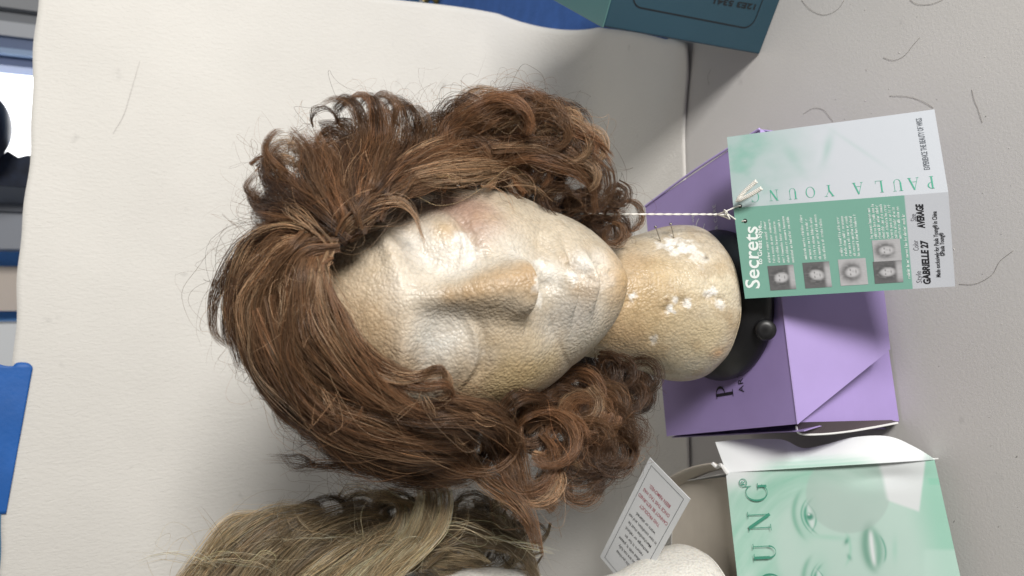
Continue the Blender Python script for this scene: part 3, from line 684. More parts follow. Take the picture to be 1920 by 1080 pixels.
# ------------------------------------------------------------------ white and mint box at the left
wb = thing('mint_portrait_box', 'open white box with a mint green portrait of a woman printed on its sloping front', 'box', loc=tuple(onz(1500, 1000, 0)))
b_tr = onz(1362, 886, BOXH); b_br = onz(1752, 862, .012); b_tl = b_tr+(onz(1380, 1080, BOXH)-b_tr)*1.05; 
b_tl = onz(1405, 1290, BOXH); b_bl = onz(1848, 1290, .012)
PM = Panel(b_bl, b_br, b_tl, b_tr)
def art_m(u, v):
    P = PM(u, v); x, y = proj(P)                                     # the sheet's own layout, read off its corners
    n = noise.fractal(Vector((x*.006, y*.006, 0)), 1, 2, 4)
    c = MINT_L*.92
    # blank corner areas
    bl = float(sstep(1650, 1662, x+.25*(905-y))*sstep(1736, 1730, x+.12*(y-880)))
    bl = bl*float(sstep(948, 940, y-(x-1680)*.35))
    # hair swirl
    th = math.atan2(y-1010, x-1560); rr = math.hypot(x-1560, (y-1020)*1.05)
    hair = float(sstep(95, 135, rr))*float(sstep(235, 190, rr))*float(sstep(1660, 1600, x))
    stv = .5+.7*noise.fractal(Vector((rr*.055+th*1.2, th*1.1, 3)), 1, 2, 4)
    c = lerp(c, lerp(MINT_L, MINT*.92, .3+.6*stv), hair*.85)
    hl = float(sstep(1480, 1400, x))*float(sstep(935, 990, y)); st2 = .5+.8*noise.fractal(Vector(((x*.8+y*.55)*.05, (y*.8-x*.55)*.006, 7)), 1, 2, 4)
    c = lerp(c, lerp(MINT_L*1.02, MINT, .75*st2), hl*.75)
    c = lerp(c, MWH*.95, .9*float(sstep(1445, 1385, x)*sstep(930, 890, y)))
    # brow, eye
    def arc(cx, cy, r, a0, a1, w):
        d = math.hypot(x-cx, y-cy); a = math.degrees(math.atan2(y-cy, x-cx)); m = float(sstep(a0, a0+15, a)*sstep(a1, a1-15, a))
        return math.exp(-((d-r)/w)**2)*m
    xx, yy = (x+180), y
    def para(x0, cy, hl, b, w, k=0):
        t = (y-cy)/hl; return math.exp(-((x-(x0+b*t*t+k*t))/w)**2)*math.exp(-t**6)
    for (ex, ey, hl) in ((1512, 968, 1), (1530, 1092, 1)):
        c = lerp(c, MINT*.95, .5*gs(x, y, ex+2, ey, 17, 44, 6))
        c = lerp(c, MINT*.78, .85*para(ex-24, ey-3, 44, 15, 5, 3)); c = lerp(c, MINT_D, .95*para(ex-3, ey, 31, 15, 2.6, 4)); c = lerp(c, MINT_D, .7*para(ex-10, ey, 32, 14, 1.6, 4))
        c = lerp(c, MWH, .55*para(ex+8, ey, 24, -2, 5, 4)); c = lerp(c, MINT_D, .7*para(ex+17, ey+2, 26, -11, 1.6, 4))
        c = lerp(c, MINT_D*.8, .95*math.exp(-(((x-ex-6)**2+(y-ey-1)**2)/50)**2)); c = lerp(c, MWH, .9*gs(x, y, ex+4, ey-3, 2, 2))
    # nostrils, lips
    c = lerp(c, MINT_D*.8, .8*gs(x, y, 1587, 1015, 4, 7, 25)); c = lerp(c, MINT_D*.8, .7*gs(x, y, 1592, 1045, 3.5, 6, -25)); c = lerp(c, MINT, .5*para(1594, 1030, 30, -8, 3)); c = lerp(c, MINT, .4*gs(x, y, 1555, 1008, 36, 5, 4))
    c = lerp(c, MINT*.62, .9*para(1622, 1026, 46, 12, 9, 4)); c = lerp(c, MINT*.7, .85*para(1648, 1028, 38, -9, 8, 4)); c = lerp(c, MWH, .85*para(1635, 1028, 32, 1, 4, 4)); c = lerp(c, MINT_D, .7*para(1660, 1029, 24, -6, 2, 4))
    c = lerp(c, MINT, .35*gs(x, y, 1678, 1030, 5, 22))
    # hand-like pale disc and shoulder tone
    disc = float(sstep(78, 72, math.hypot((x-1590)*.95, y-925)))
    c = lerp(c, MINT_L*.72+np.array((.02, 0, .01)), .6*disc)
    c = lerp(c, MINT*1.0, .7*float(sstep(1690, 1760, x-(y-960)*.25))); c = lerp(c, MINT_L*.98, .6*float(sstep(1725, 1740, x-(y-1000)*.0)*sstep(1025, 1035, y)))
    c = lerp(c, MWH*.92, .92*bl)
    c = lerp(c, MINT, .8*float(sstep(1733, 1739, x-(y-880)*.23)*sstep(895, 898, y)*sstep(911, 907, y)))
    return c*(1+.04*n)
pan_m = art_sheet(PM, art_m, 'front_panel', wb, 330, 250, th=.0008, bend=lambda u, v: .0015*math.sin(v*5+u*3)-.004*math.exp(-((u-.93)/.04)**2-((v-.22)/.14)**2))
mb = MB(); hG = .0185
for ch, px, py in [('G', 1446, 938), ('N', 1451, 992), ('U', 1461, 1049), ('O', 1472, 1108), ('Y', 1482, 1162)]:
    w, gv, gf = serif_glyph(ch); u1, v1 = at_uv(PM, px, py)
    put(mb, PM, ([(x*hG*.98, y*hG) for x, y in gv], gf), u1, v1, h=.0028, c=tuple(MINT_D*.9))
u1, v1 = at_uv(PM, 1407, 911)
put(mb, PM, font_2d('\u00ae', .0095), u1, v1, h=.0028, c=tuple(MINT_D))
mb.build('printed_letters', m_col, wb).parent = pan_m
# white side flap, hinged on the right-hand edge
def flap_grid(pts, n, name, t, fn, th=.0007):
    """pts: outer edge polyline (same count as inner), quads between"""
    inner, outer = pts; V = []; F = []; m = 14
    I = spline(inner, n+1); O = spline(outer, n+1)
    for j in range(m+1):
        for i in range(n+1):
            f = j/m; p = I[i]*(1-f)+O[i]*f; p = p+np.array((0, 0, .003*math.sin(f*math.pi)*math.sin(i/n*math.pi*1.0))); V.append(Vector(p))
    F = [(j*(n+1)+i, j*(n+1)+i+1, (j+1)*(n+1)+i+1, (j+1)*(n+1)+i) for j in range(m) for i in range(n)]
    c = [fn(*proj(v)) for v in V]
    nn = (V[1]-V[0]).cross(V[n+1]-V[0]).normalized()
    if nn.z < 0: nn = -nn; F = [tuple(reversed(f)) for f in F]
    V2, F2 = slab(V, F, nn, th); return part(name, V2, F2, m_print, t, cols=np.array(c+c))
def zl(px): return BOXH+(px-1362)/(1752-1362)*(.012-BOXH)
inner = [onz(px, 886-(px-1362)*.0615, zl(px)+.0008) for px in (1362, 1400, 1440, 1480, 1520, 1560, 1600, 1650, 1700, 1750)]
outp = [(1341, 829), (1385, 824), (1432, 823), (1470, 825), (1505, 840), (1545, 834), (1600, 820), (1665, 818), (1715, 838), (1753, 861)]
outer = [onz(px, py, max(.002, zl(px)-.010)) for px, py in outp]
def art_f(x, y):
    g = float(sstep(845, 872, y-.0006*(x-1560)**2))*float(sstep(1670, 1600, x)*sstep(1400, 1470, x))
    c = lerp(MWH*1.0, lerp(MINT_L, MINT, .4+.3*math.sin(y*.8+x*.05)), g*.85)
    return lerp(c, MINT_L, .7*float(sstep(1728, 1740, x)))*1.08
flap_grid((inner, outer), 60, 'side_flap', wb, art_f)
# top, back and side walls of the open carton
bt = b_tr+Vector((0, .0, -.004)); bl_ = b_tl+Vector((0, 0, -.004))
back_r = onz(1262, 905, BOXH-.012); back_l = onz(1250, 1290, BOXH-.012)
q(bl_+Vector((0, 0, -.006)), bt+Vector((-.004, 0, -.006)), back_r, back_l, TH, m_cream, 'inner_panel', wb, bend=-.004)
# curled rim at the back and right
def rim(px, py, z): return onz(px, py, z)
rp = spline([onz(1338, 867, BOXH+.002), onz(1300, 874, BOXH+.004), onz(1262, 890, BOXH+.003), onz(1232, 915, BOXH-.002), onz(1215, 960, BOXH-.006), onz(1205, 1030, BOXH-.008), onz(1200, 1290, BOXH-.008)], 50)
V = []; F = []
for i, p in enumerate(rp):
    f = i/49; p = Vector(p); ins = Vector((-.35, -.75, 0)) if f < .4 else Vector((.1, -.95, 0))
    for j in range(9):
        g = j/8; V.append(p+ins*(.012*g)+Vector((0, 0, -.016*g*g)))
for i in range(49):
    for j in range(8): F.append((i*9+j, i*9+j+1, (i+1)*9+j+1, (i+1)*9+j))
V, F = slab(V, F, (0, 0, 1), .0009); part('curled_rim', V, F, m_cream, wb, smooth=True)
q(low(bt, .001), low(back_r, .001), back_r-Vector((0, 0, .0)), bt-Vector((0, 0, .002)), TH, m_whitecard, 'side_panel', wb)
q(low(back_r, .001), low(back_l, .001), back_l, back_r, TH, m_whitecard, 'back_panel', wb)
tri = [Vector(b_tr)-Vector((0, -.002, .004)), low(bt), Vector(b_br)+Vector((0, .003, -.009))]
n_ = Vector((1, 0, 0)); V = tri+[p-n_*.001 for p in tri]
part('gusset', V, [(0, 1, 2), (5, 4, 3), (0, 3, 4, 1), (1, 4, 5, 2), (2, 5, 3, 0)], m_whitecard, wb)
# torn dog-ear at the corner of the tray
V, F = tube(spline([onz(1335, 868, BOXH+.004), onz(1345, 876, BOXH+.001), onz(1352, 872, BOXH+.005), onz(1364, 888, BOXH+.002)], 20), .0016, 6); part('torn_edge', V, F, m_whitecard, wb)

# ------------------------------------------------------------------ returns card
cz = .145
c_tr, c_br, c_bl = onz(1218, 858, cz+.012), onz(1294, 936, cz), onz(1190, 1122, cz)
c_tl = c_tr+(c_bl-c_br)
rc = thing('returns_card', 'small bordered white card with red and black lines beside the open mint box', 'card', loc=tuple(c_bl))
# reading direction runs from the corner at c_br towards c_tr ; top of the text is the far (bl) end
PC = Panel(c_br, c_tr, c_bl, c_tl)
V, F = slab(*grid(20, 20, lambda u, v: PC(u, v, 0)), PC.n, .0006); 
m_card = mat('glossy_white_card', (.7, .72, .74), .35, bump=(60, .05, .001)); pc_ = part('card', V, F, m_card, rc)
mb = MB()
def frame(mb, pan, m0, t, c):
    a, b = m0/pan.W, m0/pan.H; ta_, tb = t/pan.W, t/pan.H
    for (u0, u1, v0, v1) in ((a, 1-a, b, b+tb), (a, 1-a, 1-b-tb, 1-b), (a, a+ta_, b+tb, 1-b-tb), (1-a-ta_, 1-a, b+tb, 1-b-tb)):
        mb.add([pan(u0, v0, .0002), pan(u1, v0, .0002), pan(u1, v1, .0002), pan(u0, v1, .0002)], [(0, 1, 2, 3)], c)
frame(mb, PC, .0046, .0004, (.03, .035, .05))
RED = lin((170, 80, 95)); y = .215
for k, (s_, w_) in enumerate([('BEEN REMOVED.', .52), ('ONCE THIS TAG HAS', .66), ('CANNOT BE RETURNED', .74), ('THIS PRODUCT', .5)]):
    V, F = center(font_2d(s_, .0052, bold=.00004)); w0 = max(x for x, y in V)*2
    put(mb, PC, (V, F), .5, .155+k*.062, c=RED, sx=w_*PC.W/w0)
for k, (s_, w_) in enumerate([('worn or altered.', .5), ('in new condition, and not', .72), ('Merchandise must be', .6), ('exchange or refund.', .62), ('return it for an', .48), ('satisfied with it, please', .66), ('if you are not fully', .52), ('with this purchase', .5)]):
    V, F = center(font_2d(s_, .0050, bold=.00003)); w0 = max(x for x, y in V)*2
    put(mb, PC, (V, F), .5, .42+k*.056, c=(.03, .03, .035), sx=w_*PC.W/w0)
mb.build('printed_letters', m_col, rc).parent = pc_

# ------------------------------------------------------------------ teal box
m_teal = mat('dark_teal_card', lin((38, 70, 84)), .42, bump=(160, .05, .0008), mott=(10, .08))
m_teal_lit = mat('teal_lit_top', lin((84, 124, 122)), .4, bump=(160, .04, .0008), mott=(12, .06))  # paler copy of the teal, painting the light on the top face
K0 = Vector((.2395, .057, 0)); fx = Vector((.857, -.515, 0)); bx = Vector((.515, .857, 0)); hh = .183; Wf = .17; Df = .125
tb_ = thing('teal_box', 'dark teal cardboard box with a thin black outline standing upright on the table', 'box', loc=tuple(K0+(fx*Wf+bx*Df)/2))
def bxx(o, ax, ay, az, th):
    V = [o+ax*i+ay*j+az*k for k in (0, 1) for j in (0, 1) for i in (0, 1)]
    return V, [(0, 2, 3, 1), (4, 5, 7, 6), (0, 1, 5, 4), (2, 6, 7, 3), (0, 4, 6, 2), (1, 3, 7, 5)]
V, F = bxx(K0+Vector((0, 0, .0006)), fx*Wf, bx*Df, Vector((0, 0, hh-.0022)), 0)
o = part('body', V, F, m_teal, tb_); bv = o.modifiers.new('b', 'BEVEL'); bv.width = .0018; bv.segments = 3
V, F = bxx(K0+Vector((0, 0, hh-.0014))-fx*.0006-bx*.0006, fx*(Wf+.0012), bx*(Df+.0012), Vector((0, 0, .0014)), 0)
o = part('lit_top', V, F, m_teal_lit, tb_); bv = o.modifiers.new('b', 'BEVEL'); bv.width = .0006; bv.segments = 2
# text runs along the vertical: reading right = down the box
PT = Panel(K0+fx*Wf, K0+fx*Wf+Vector((0, 0, hh)), K0, K0+Vector((0, 0, hh)))
mb = MB()
def rrect(pan, m0, r, t, c, mb):
    pts = []
    W, H = pan.W, pan.H
    for cx, cy, a0 in ((W-m0-r, H-m0-r, 0), (m0+r, H-m0-r, 90), (m0+r, m0+r, 180), (W-m0-r, m0+r, 270)):
        for i in range(9):
            a = R_(a0+i*90/8); pts.append((cx+r*math.cos(a), cy+r*math.sin(a), math.cos(a), math.sin(a)))
    VV = []; n = len(pts)
    for x, y, nx, ny in pts: VV += [(x, y), (x-nx*t, y-ny*t)]
    put(mb, pan, (VV, [(2*i, 2*i+1, 2*((i+1) % n)+1, 2*((i+1) % n)) for i in range(n)]), 0, 0, h=.0004, c=c)
rrect(PT, .021, .012, .0011, (.008, .012, .016), mb)
fit(PT, mb, '12E3 5341', (1421, 9), (1340, -4), 11, (.008, .012, .016), .0002, h=.0004)
mb.build('printed_letters', m_col, tb_)

# ------------------------------------------------------------------ things behind the paper
m_blue = mat('blue_cloth', lin((66, 108, 178)), .8, bump=(300, .5, .001), mott=(40, .15))
V, F = grid(60, 60, lambda u, v: Vector((.26+.7*u, .2+.78*v, .0007+.0012*math.sin(u*9)*math.sin(v*7)+.0012)))
for v in V:
    if v.x < .40 and v.y < .45: v.z = .0006
V, F = slab(V, F, (0, 0, 1), .0005)
o = mesh_obj('blue_cloth', V, F, m_blue, smooth=True); tag(o, 'plain blue cloth lying on the table past the edge of the paper', 'cloth')
m_brass = mat('brass', (.5, .36, .12), .3, metal=1)
bp_ = onz(815, -3, .01)
V, F = lathe([(0, 0), (.010, 0), (.012, .004), (.006, .008), (.005, .014), (.011, .019), (.012, .024), (.008, .029), (0, .030)], (bp_.x, bp_.y, .004), 32)
o = mesh_obj('brass_knob', V, F, m_brass, smooth=True); tag(o, 'small brass knob on the blue cloth at the paper edge', 'knob')

WY = 1.55
def sx(py, y=WY): return (540-py)/FPX*((y-CAM.y)*math.cos(PITCH)-.1*math.sin(PITCH))+CAM.x
mb = MB(); mb.box(-2.4, 2.4, WY+.12, WY+.2, -.9, 2.2)
tag(mb.build('room_wall', mat('room_wall_paint', lin((110, 165, 225)), .8, mott=(2, .1))), kind='structure')
def zz(px, y=WY):
    return CAM.z+(y-CAM.y)*math.tan(-(PITCH+math.atan((px-960)/FPX)))
wn_ = thing('room_window', 'bright overexposed window in the wall behind the paper', 'window', loc=(sx(215), WY+.08, .3))
mb = MB(); mb.box(sx(318), sx(128), WY+.09, WY+.1, .3, 1.2)
mb.build('pane', mat('bright_daylight_glass', (.8, .8, .8), .3, emit=((.96, .98, 1), 2.6)), wn_)
mb = MB()
for a, b, c in [(-60, 8, (70, 74, 80)), (8, 30, (150, 152, 155)), (30, 52, (128, 132, 138)), (52, 78, (188, 192, 198)), (78, 104, (92, 112, 150)), (104, 114, (150, 176, 212)), (114, 130, (84, 104, 146))]:
    d = .02+.015*((a*7) % 3); mb.box(sx(b), sx(a), WY+.03-d, WY+.09, .3, 1.2, lin(c))
mb.build('window_frame', m_col, wn_)
cx_, cz_ = sx(246, 1.2), zz(-28, 1.2)
V, F = lathe([(.078*math.cos(R_(t)), .078*math.sin(R_(t))) for t in range(-88, 89, 8)], (0, 0, 0), 40)
lp = thing('hanging_lamp', 'dark rounded lamp shade silhouetted against the bright window', 'lamp', loc=(cx_, 1.2, cz_+.02))
part('lamp_shade', [Vector((v[0]*.92, v[1]*.92, -v[2]*.8))+Vector((cx_, 1.2, cz_+.02)) for v in V], F, mat('dark_shade', (.012, .016, .03), .35), lp, smooth=True)
V, F = tube([(cx_, 1.2, cz_+.07), (cx_, 1.2, 1.3)], .003, 8); part('cord', V, F, m_black, lp)
# dark curtain with a toothed hem edge
mb = MB(); x0, x1 = sx(352, 1.3), sx(302, 1.3)
V = []; F = []; n = 60
for i in range(n+1):
    z = .25+i/n*1.0; e = .018*abs(((z*26) % 1)-.5)*2
    for x in (x0, x1+e): V += [(x, 1.3+.008*math.sin(z*30), z), (x, 1.312+.008*math.sin(z*30), z)]
for i in range(n):
    a, b = 4*i, 4*i+4
    F += [(a, a+2, b+2, b), (a+1, b+1, b+3, a+3), (a, b, b+1, a+1), (a+2, a+3, b+3, b+2)]
o = mesh_obj('dark_curtain', V, F, mat('navy_velvet', (.012, .02, .045), .7, mott=(50, .5))); tag(o, 'narrow dark navy curtain with a toothed edge beside the window', 'curtain')
mb = MB(); mb.box(sx(468, 1.45), sx(350, 1.45), 1.45, 1.6, -.6, 1.4, lin((150, 155, 165))); mb.box(sx(400, 1.45), sx(384, 1.45), 1.435, 1.45, .3, 1.3, lin((95, 100, 110)))
tag(mb.build('grey_cabinet', m_col), 'blurred dark grey cabinet between the curtain and the blue wall', 'cabinet')
mb = MB(); mb.box(sx(582, 1.6), sx(500, 1.6), 1.6, 1.62, zz(34, 1.6), zz(-40, 1.6), lin((230, 215, 200)))
tag(mb.build('wall_picture', m_col), 'plain beige panel hanging on the blue room wall', 'picture')
mb = MB(); mb.box(sx(760, 1.35), sx(606, 1.35), 1.35, 1.5, -.6, 1.2, lin((235, 238, 240)))
tag(mb.build('grey_door_panel', m_col), 'plain grey upright panel behind the blue tape', 'panel')
mb = MB(); mb.box(-2.4, 2.4, -1.2, WY+.2, -.93, -.9); tag(mb.build('floor', mat('room_floor', (.2, .18, .16), .6, mott=(4, .2))), kind='structure')

# ------------------------------------------------------------------ hair
def frames(C):
    T = np.gradient(C, axis=0); T /= np.linalg.norm(T, axis=1)[:, None]+1e-12
    N = np.zeros_like(C); n = np.cross(T[0], (.31, .42, .85)); n /= np.linalg.norm(n)
    for i in range(len(C)):
        n = n-T[i]*n.dot(T[i]); n /= np.linalg.norm(n)+1e-12; N[i] = n
    return T, N, np.cross(T, N)
class Hair:
    K = 34
    def __init__(s): s.S = []; s.Cc = []; s.Rd = []
    def lock(s, C, n, r0, r1, r2, tint, curl=0, turns=0, cphase=0, stray=.06, rad=.000115, clump=None, frizz=.0006, flat=1.0, cstart=.35):
        """C: centre line (K,3); radii at root, middle, tip; curl = helix radius growing along the lock"""
        n = int(n*1.45) if n > 4 else n; K = s.K; C = np.asarray(C); t = np.linspace(0, 1, K)
        T, N, B = frames(C)
        if curl:
            a = turns*2*math.pi*t+cphase; w = sstep(cstart-.3, cstart+.3, t)*curl
            C = C+N*(np.cos(a)*w)[:, None]+B*(np.sin(a)*w)[:, None]; T, N, B = frames(C)
        R = np.interp(t, [0, .45, 1], [r0, r1, r2])
        rr = np.sqrt(rng.random(n)); ph = rng.random(n)*2*math.pi
        # sub-clumps inside a lock
        nc = max(3, n//12); cr = np.sqrt(rng.random(nc)); cp = rng.random(nc)*2*math.pi; own = rng.integers(0, nc, n)
        mixv = .8 if clump is None else clump
        ox = (rr*np.cos(ph))*(1-mixv)+mixv*cr[own]*np.cos(cp[own]); oy = (rr*np.sin(ph))*(1-mixv)+mixv*cr[own]*np.sin(cp[own])
        tw = rng.normal(0, .7, n)
        ang = tw[:, None]*t[None]; cx = ox[:, None]*np.cos(ang)-oy[:, None]*np.sin(ang); cy = ox[:, None]*np.sin(ang)+oy[:, None]*np.cos(ang)
        grow = np.ones((n, 1)); st = rng.random(n) < stray
        P = C[None]+(N[None]*cx[..., None]+B[None]*cy[..., None]*flat)*R[None, :, None]
        # slow individual wander
        for f, amp in ((1.2, .0030), (2.3, .0009), (4.5, .00022)):
            v1, v2 = rng.normal(0, 1, (n, 3)), rng.normal(0, 1, (n, 3)); a = 2*math.pi*f*t[None, :, None]
            am = (amp*np.minimum(1, t*3))[None, :, None]*(frizz/.0006)*np.where(st, 2.6, .42)[:, None, None]
            P = P+(v1[:, None]*np.cos(a)+v2[:, None]*np.sin(a)-v1[:, None])*am*.6
        # strays leave the lock
        out = rng.normal(0, 1, (n, 3)); P = P+np.where(st, 1, 0)[:, None, None]*out[:, None]*(t[None, :, None]**2)*.009
        # uneven lengths
        cut = np.clip(1-np.abs(rng.normal(0, .07, n)), .6, 1); 
        base = np.asarray(tint)*np.exp(rng.normal(0, .24, n))[:, None]*np.exp(rng.normal(0, .14, nc))[own][:, None]
        warm = rng.normal(0, .05, (n, 1)); base = base*np.hstack([1+warm, np.ones((n, 1)), 1-warm])
        for i in range(n):
            if cut[i] < .995:
                kk = t*cut[i]; 
                P[i] = np.stack([np.interp(kk, t, P[i][:, c]) for c in range(3)], -1)
        s.S.append(P); s.Cc.append(base); s.Rd.append(np.full(n, rad)*rng.uniform(.75, 1.25, n)*np.where(st, .75, 1))
    def cull(s, fn):
        for k in range(len(s.S)):
            keep = fn(s.S[k]); s.S[k] = s.S[k][keep]; s.Cc[k] = s.Cc[k][keep]; s.Rd[k] = s.Rd[k][keep]
    def build(s, name, m, parent):
        P = np.concatenate(s.S); c = np.concatenate(s.Cc); r = np.concatenate(s.Rd); n, K = P.shape[:2]
        T = np.gradient(P, axis=1); T /= np.linalg.norm(T, axis=2, keepdims=True)+1e-12
        ref = rng.normal(0, 1, (n, 1, 3)); A = np.cross(T, ref); A /= np.linalg.norm(A, axis=2, keepdims=True)+1e-12; Bv = np.cross(T, A)
        tp = np.interp(np.linspace(0, 1, K), [0, .7, 1], [1, 1, .3])[None, :, None]*r[:, None, None]
        rings = np.stack([P+(A*math.cos(a)+Bv*math.sin(a))*tp for a in (0, 2*math.pi/3, 4*math.pi/3)], 2)   # n,K,3,3
        V = (rings.reshape(-1, 3)-np.array(parent.location)).astype(np.float32)
        i = np.arange(n)[:, None, None]*K*3+np.arange(K-1)[None, :, None]*3; j = np.arange(3)[None, None]; j2 = (j+1) % 3
        F = np.stack([i+j, i+j2, i+j2+3, i+j+3], -1).reshape(-1, 4).astype(np.int32)
        me = bpy.data.meshes.new(name); me.vertices.add(len(V)); me.vertices.foreach_set('co', V.ravel())
        me.loops.add(F.size); me.loops.foreach_set('vertex_index', F.ravel())
        me.polygons.add(len(F)); me.polygons.foreach_set('loop_start', np.arange(0, F.size, 4, dtype=np.int32))
        me.polygons.foreach_set('use_smooth', np.ones(len(F), dtype=bool))
        me.update(calc_edges=True)
        at = me.color_attributes.new('col', 'FLOAT_COLOR', 'POINT'); cc = np.ones((len(V), 4), np.float32)
        cc[:, :3] = np.clip(np.repeat(c, K*3, 0), 0.001, 1); at.data.foreach_set('color', cc.ravel())
        me.materials.append(m); o = bpy.data.objects.new(name, me); COL.objects.link(o); o.parent = parent
        print(name, 'strands', n, 'verts', len(V)); return o
def hair_material(name, rough=.36, spec=.7, trans=.38):
    m = bpy.data.materials.new(name); m.use_nodes = True; nt = m.node_tree; N = nt.nodes; L = nt.links
    b = N['Principled BSDF']; a = N.new('ShaderNodeVertexColor'); a.layer_name = 'col'
    L.new(a.outputs['Color'], b.inputs['Base Color']); b.inputs['Roughness'].default_value = rough; b.inputs['Specular IOR Level'].default_value = spec
    tr = N.new('ShaderNodeBsdfTranslucent'); L.new(a.outputs['Color'], tr.inputs['Color'])
    mx = N.new('ShaderNodeMixShader'); mx.inputs[0].default_value = trans
    L.new(b.outputs[0], mx.inputs[1]); L.new(tr.outputs[0], mx.inputs[2]); L.new(mx.outputs[0], N['Material Output'].inputs['Surface'])
    return m
m_hair = hair_material('brown_fibre'); m_blond = hair_material('blonde_fibre', .32, .8)
HB = np.array((.265, .148, .078)); HL = np.array((.54, .36, .215)); HD = np.array((.135, .073, .04)); HR = np.array((.33, .172, .086))
WCn = np.array((0, .012, ZB+.245))
def env(px, py, off=0, rad=(.112, .118, .128), c=WCn, ymiss=.012):
    """point of the wig's outer hull seen at the pixel, off metres nearer the camera"""
    d = np.array(ray(px, py)); d /= np.linalg.norm(d); o = (np.array(CAM)-c)/np.array(rad); dd = d/np.array(rad)
    A_, B_, C2 = dd@dd, 2*o@dd, o@o-1; q_ = B_*B_-4*A_*C2
    if q_ > 0: t = (-B_-math.sqrt(q_))/(2*A_)
    else: t = ((np.array(c)-np.array(CAM))@d)*1.0
    # ease the jump at the hull's rim
    tm = ((np.array(c)-np.array(CAM))@d)+ymiss
    e = max(0, q_)**.5/(2*A_); w = min(1, e/.05); t = t*w+(tm-.02)*(1-w)
    return np.array(CAM)+d*(t-off)

wig = thing('curly_wig', 'curly brown wig on the makeup stained foam head', 'wig', loc=tuple(WCn))
# cap
def cap_mesh(parent, c0, yaw, roll, m, scale=1.035):
    nu, nv = 90, 60; u = np.linspace(0, 2*math.pi, nu, endpoint=False); v = np.linspace(0, math.pi*.80, nv+1); U, Vv = np.meshgrid(u, v)
    d = np.stack([np.sin(Vv)*np.sin(U), -np.sin(Vv)*np.cos(U), np.cos(Vv)], -1)
    P0 = HC+d*(head_r(d)*scale)[..., None]; P = rotm(P0, yaw, roll).reshape(-1, 3)+np.array(c0); P0 = P0.reshape(-1, 3)
    # hairline: the face is left free
    keep = ~((P0[:, 1] < -.012) & (P0[:, 2] < .318))
    F = []
    for j in range(nv):
        for i in range(nu):
            f = (j*nu+i, (j+1)*nu+i, (j+1)*nu+(i+1) % nu, j*nu+(i+1) % nu)
            if all(keep[k] for k in f): F.append(f)
    o = part('wig_cap', P, F, m, parent, smooth=True); so = o.modifiers.new('t', 'SOLIDIFY'); so.thickness = .0012; so.offset = 1
    return o
m_cap = mat('dark_brown_wefting', (.035, .02, .013), .8, bump=(420, .9, .002), mott=(260, .6))
cap_mesh(wig, (0, 0, ZB), YAW, ROLL, m_cap)

h = Hair()
def G(pts, n=90, r=(.004, .011, .003), tint=HB, K=34, **k):
    C = spline([env(*p) for p in pts], K); h.lock(C, n, *r, tint, **k)
def spread(pts, dx, dy, m, **k):
    """m neighbouring locks: control points displaced progressively by (dx,dy) pixels, jittered"""
    for i in range(m):
        f = i-(m-1)/2
        G([(p[0]+dx*f*(.35+.65*j/(len(pts)-1))+random.uniform(-7, 7)*(3.4 if j == 0 else 1.2), p[1]+dy*f*(.35+.65*j/(len(pts)-1))+random.uniform(-7, 7)*(3.4 if j == 0 else 1.2), (p[2] if len(p) > 2 else 0)+random.uniform(-.004, .003)) for j, p in enumerate(pts)],
          tint=random.choice((HB, HB, HL, HR, HD))*random.uniform(.85, 1.15), **k)
# --- underlayer all round the skull: rooted on the cap, flowing away from the parting, curling at the ends
def skull_pt(d):
    p = HC+d*head_r(d[None])[0]*1.04; return rotm(p, YAW, ROLL)+np.array((0, 0, ZB))
PART = np.array((.35, -.66, .66)); PART /= np.linalg.norm(PART)
nl = 0; tries = 0
while nl < 330 and tries < 5000:
    tries += 1
    d = rng.normal(0, 1, 3); d /= np.linalg.norm(d)
    if d[2] < -.35 or (d[1] < -.45 and d[2] < .62): continue
    p0 = skull_pt(d); n_ = (p0-WCn); n_ /= np.linalg.norm(n_)
    tg_ = d-PART*(d@PART); 
    if np.linalg.norm(tg_) < .15: tg_ = rng.normal(0, 1, 3)
    tg_ = tg_-n_*(tg_@n_); tg_ /= np.linalg.norm(tg_)+1e-9
    C = [p0]; v = (tg_*.8+n_*.7); v /= np.linalg.norm(v); L_ = random.uniform(.09, .17)*(1-.25*max(0, d[2])); st_ = L_/10
    p = p0.copy()
    for k in range(10):
        rel = (p-WCn)/np.array((.101, .122, .120)); rl = np.linalg.norm(rel); nn = rel/rl
        v = v+tg_*.10+np.array((0, 0, -.22 if rl > .9 else -.10))-nn*max(0, rl-.88)*2.6+nn*max(0, .85-rl)*.7
        v /= np.linalg.norm(v); p = p+v*st_; C.append(p.copy())
    C = spline(C, 34); low_ = p0[2]-ZB < .27
    h.lock(C, 44, .005, .011, .005, random.choice((HB, HB, HD, HR))*random.uniform(.8, 1.1), curl=random.uniform(.004, .011)*(1 if low_ else .5), turns=random.uniform(.8, 2.2)*random.choice((-1, 1)), cphase=random.uniform(0, 6), stray=.04, cstart=.6)
    nl += 1
FACE = np.array([(735, 366), (860, 349), (960, 363), (1060, 403), (1130, 449), (1165, 464), (1290, 415), (1345, 420), (1400, 540), (1340, 700), (1290, 722), (1110, 676), (1050, 720), (985, 764), (930, 776), (850, 760), (835, 700), (770, 695), (690, 660), (640, 600), (618, 540), (625, 470), (680, 405)], float)
def inside(x, y, poly):
    r = np.zeros(x.shape, bool); j = len(poly)-1
    for i in range(len(poly)):
        xi, yi = poly[i]; xj, yj = poly[j]
        r ^= ((yi > y) != (yj > y)) & (x < (xj-xi)*(y-yi)/(yj-yi+1e-9)+xi); j = i
    return r
def off_face(P):
    x, y = proj_np(P.reshape(-1, 3)); m = inside(x, y, FACE) & (P.reshape(-1, 3)[:, 1] < .0)
    wall = P.reshape(-1, 3)[:, 1] > .4
    return ~((m | wall).reshape(P.shape[:2]).any(1))
h.cull(off_face)

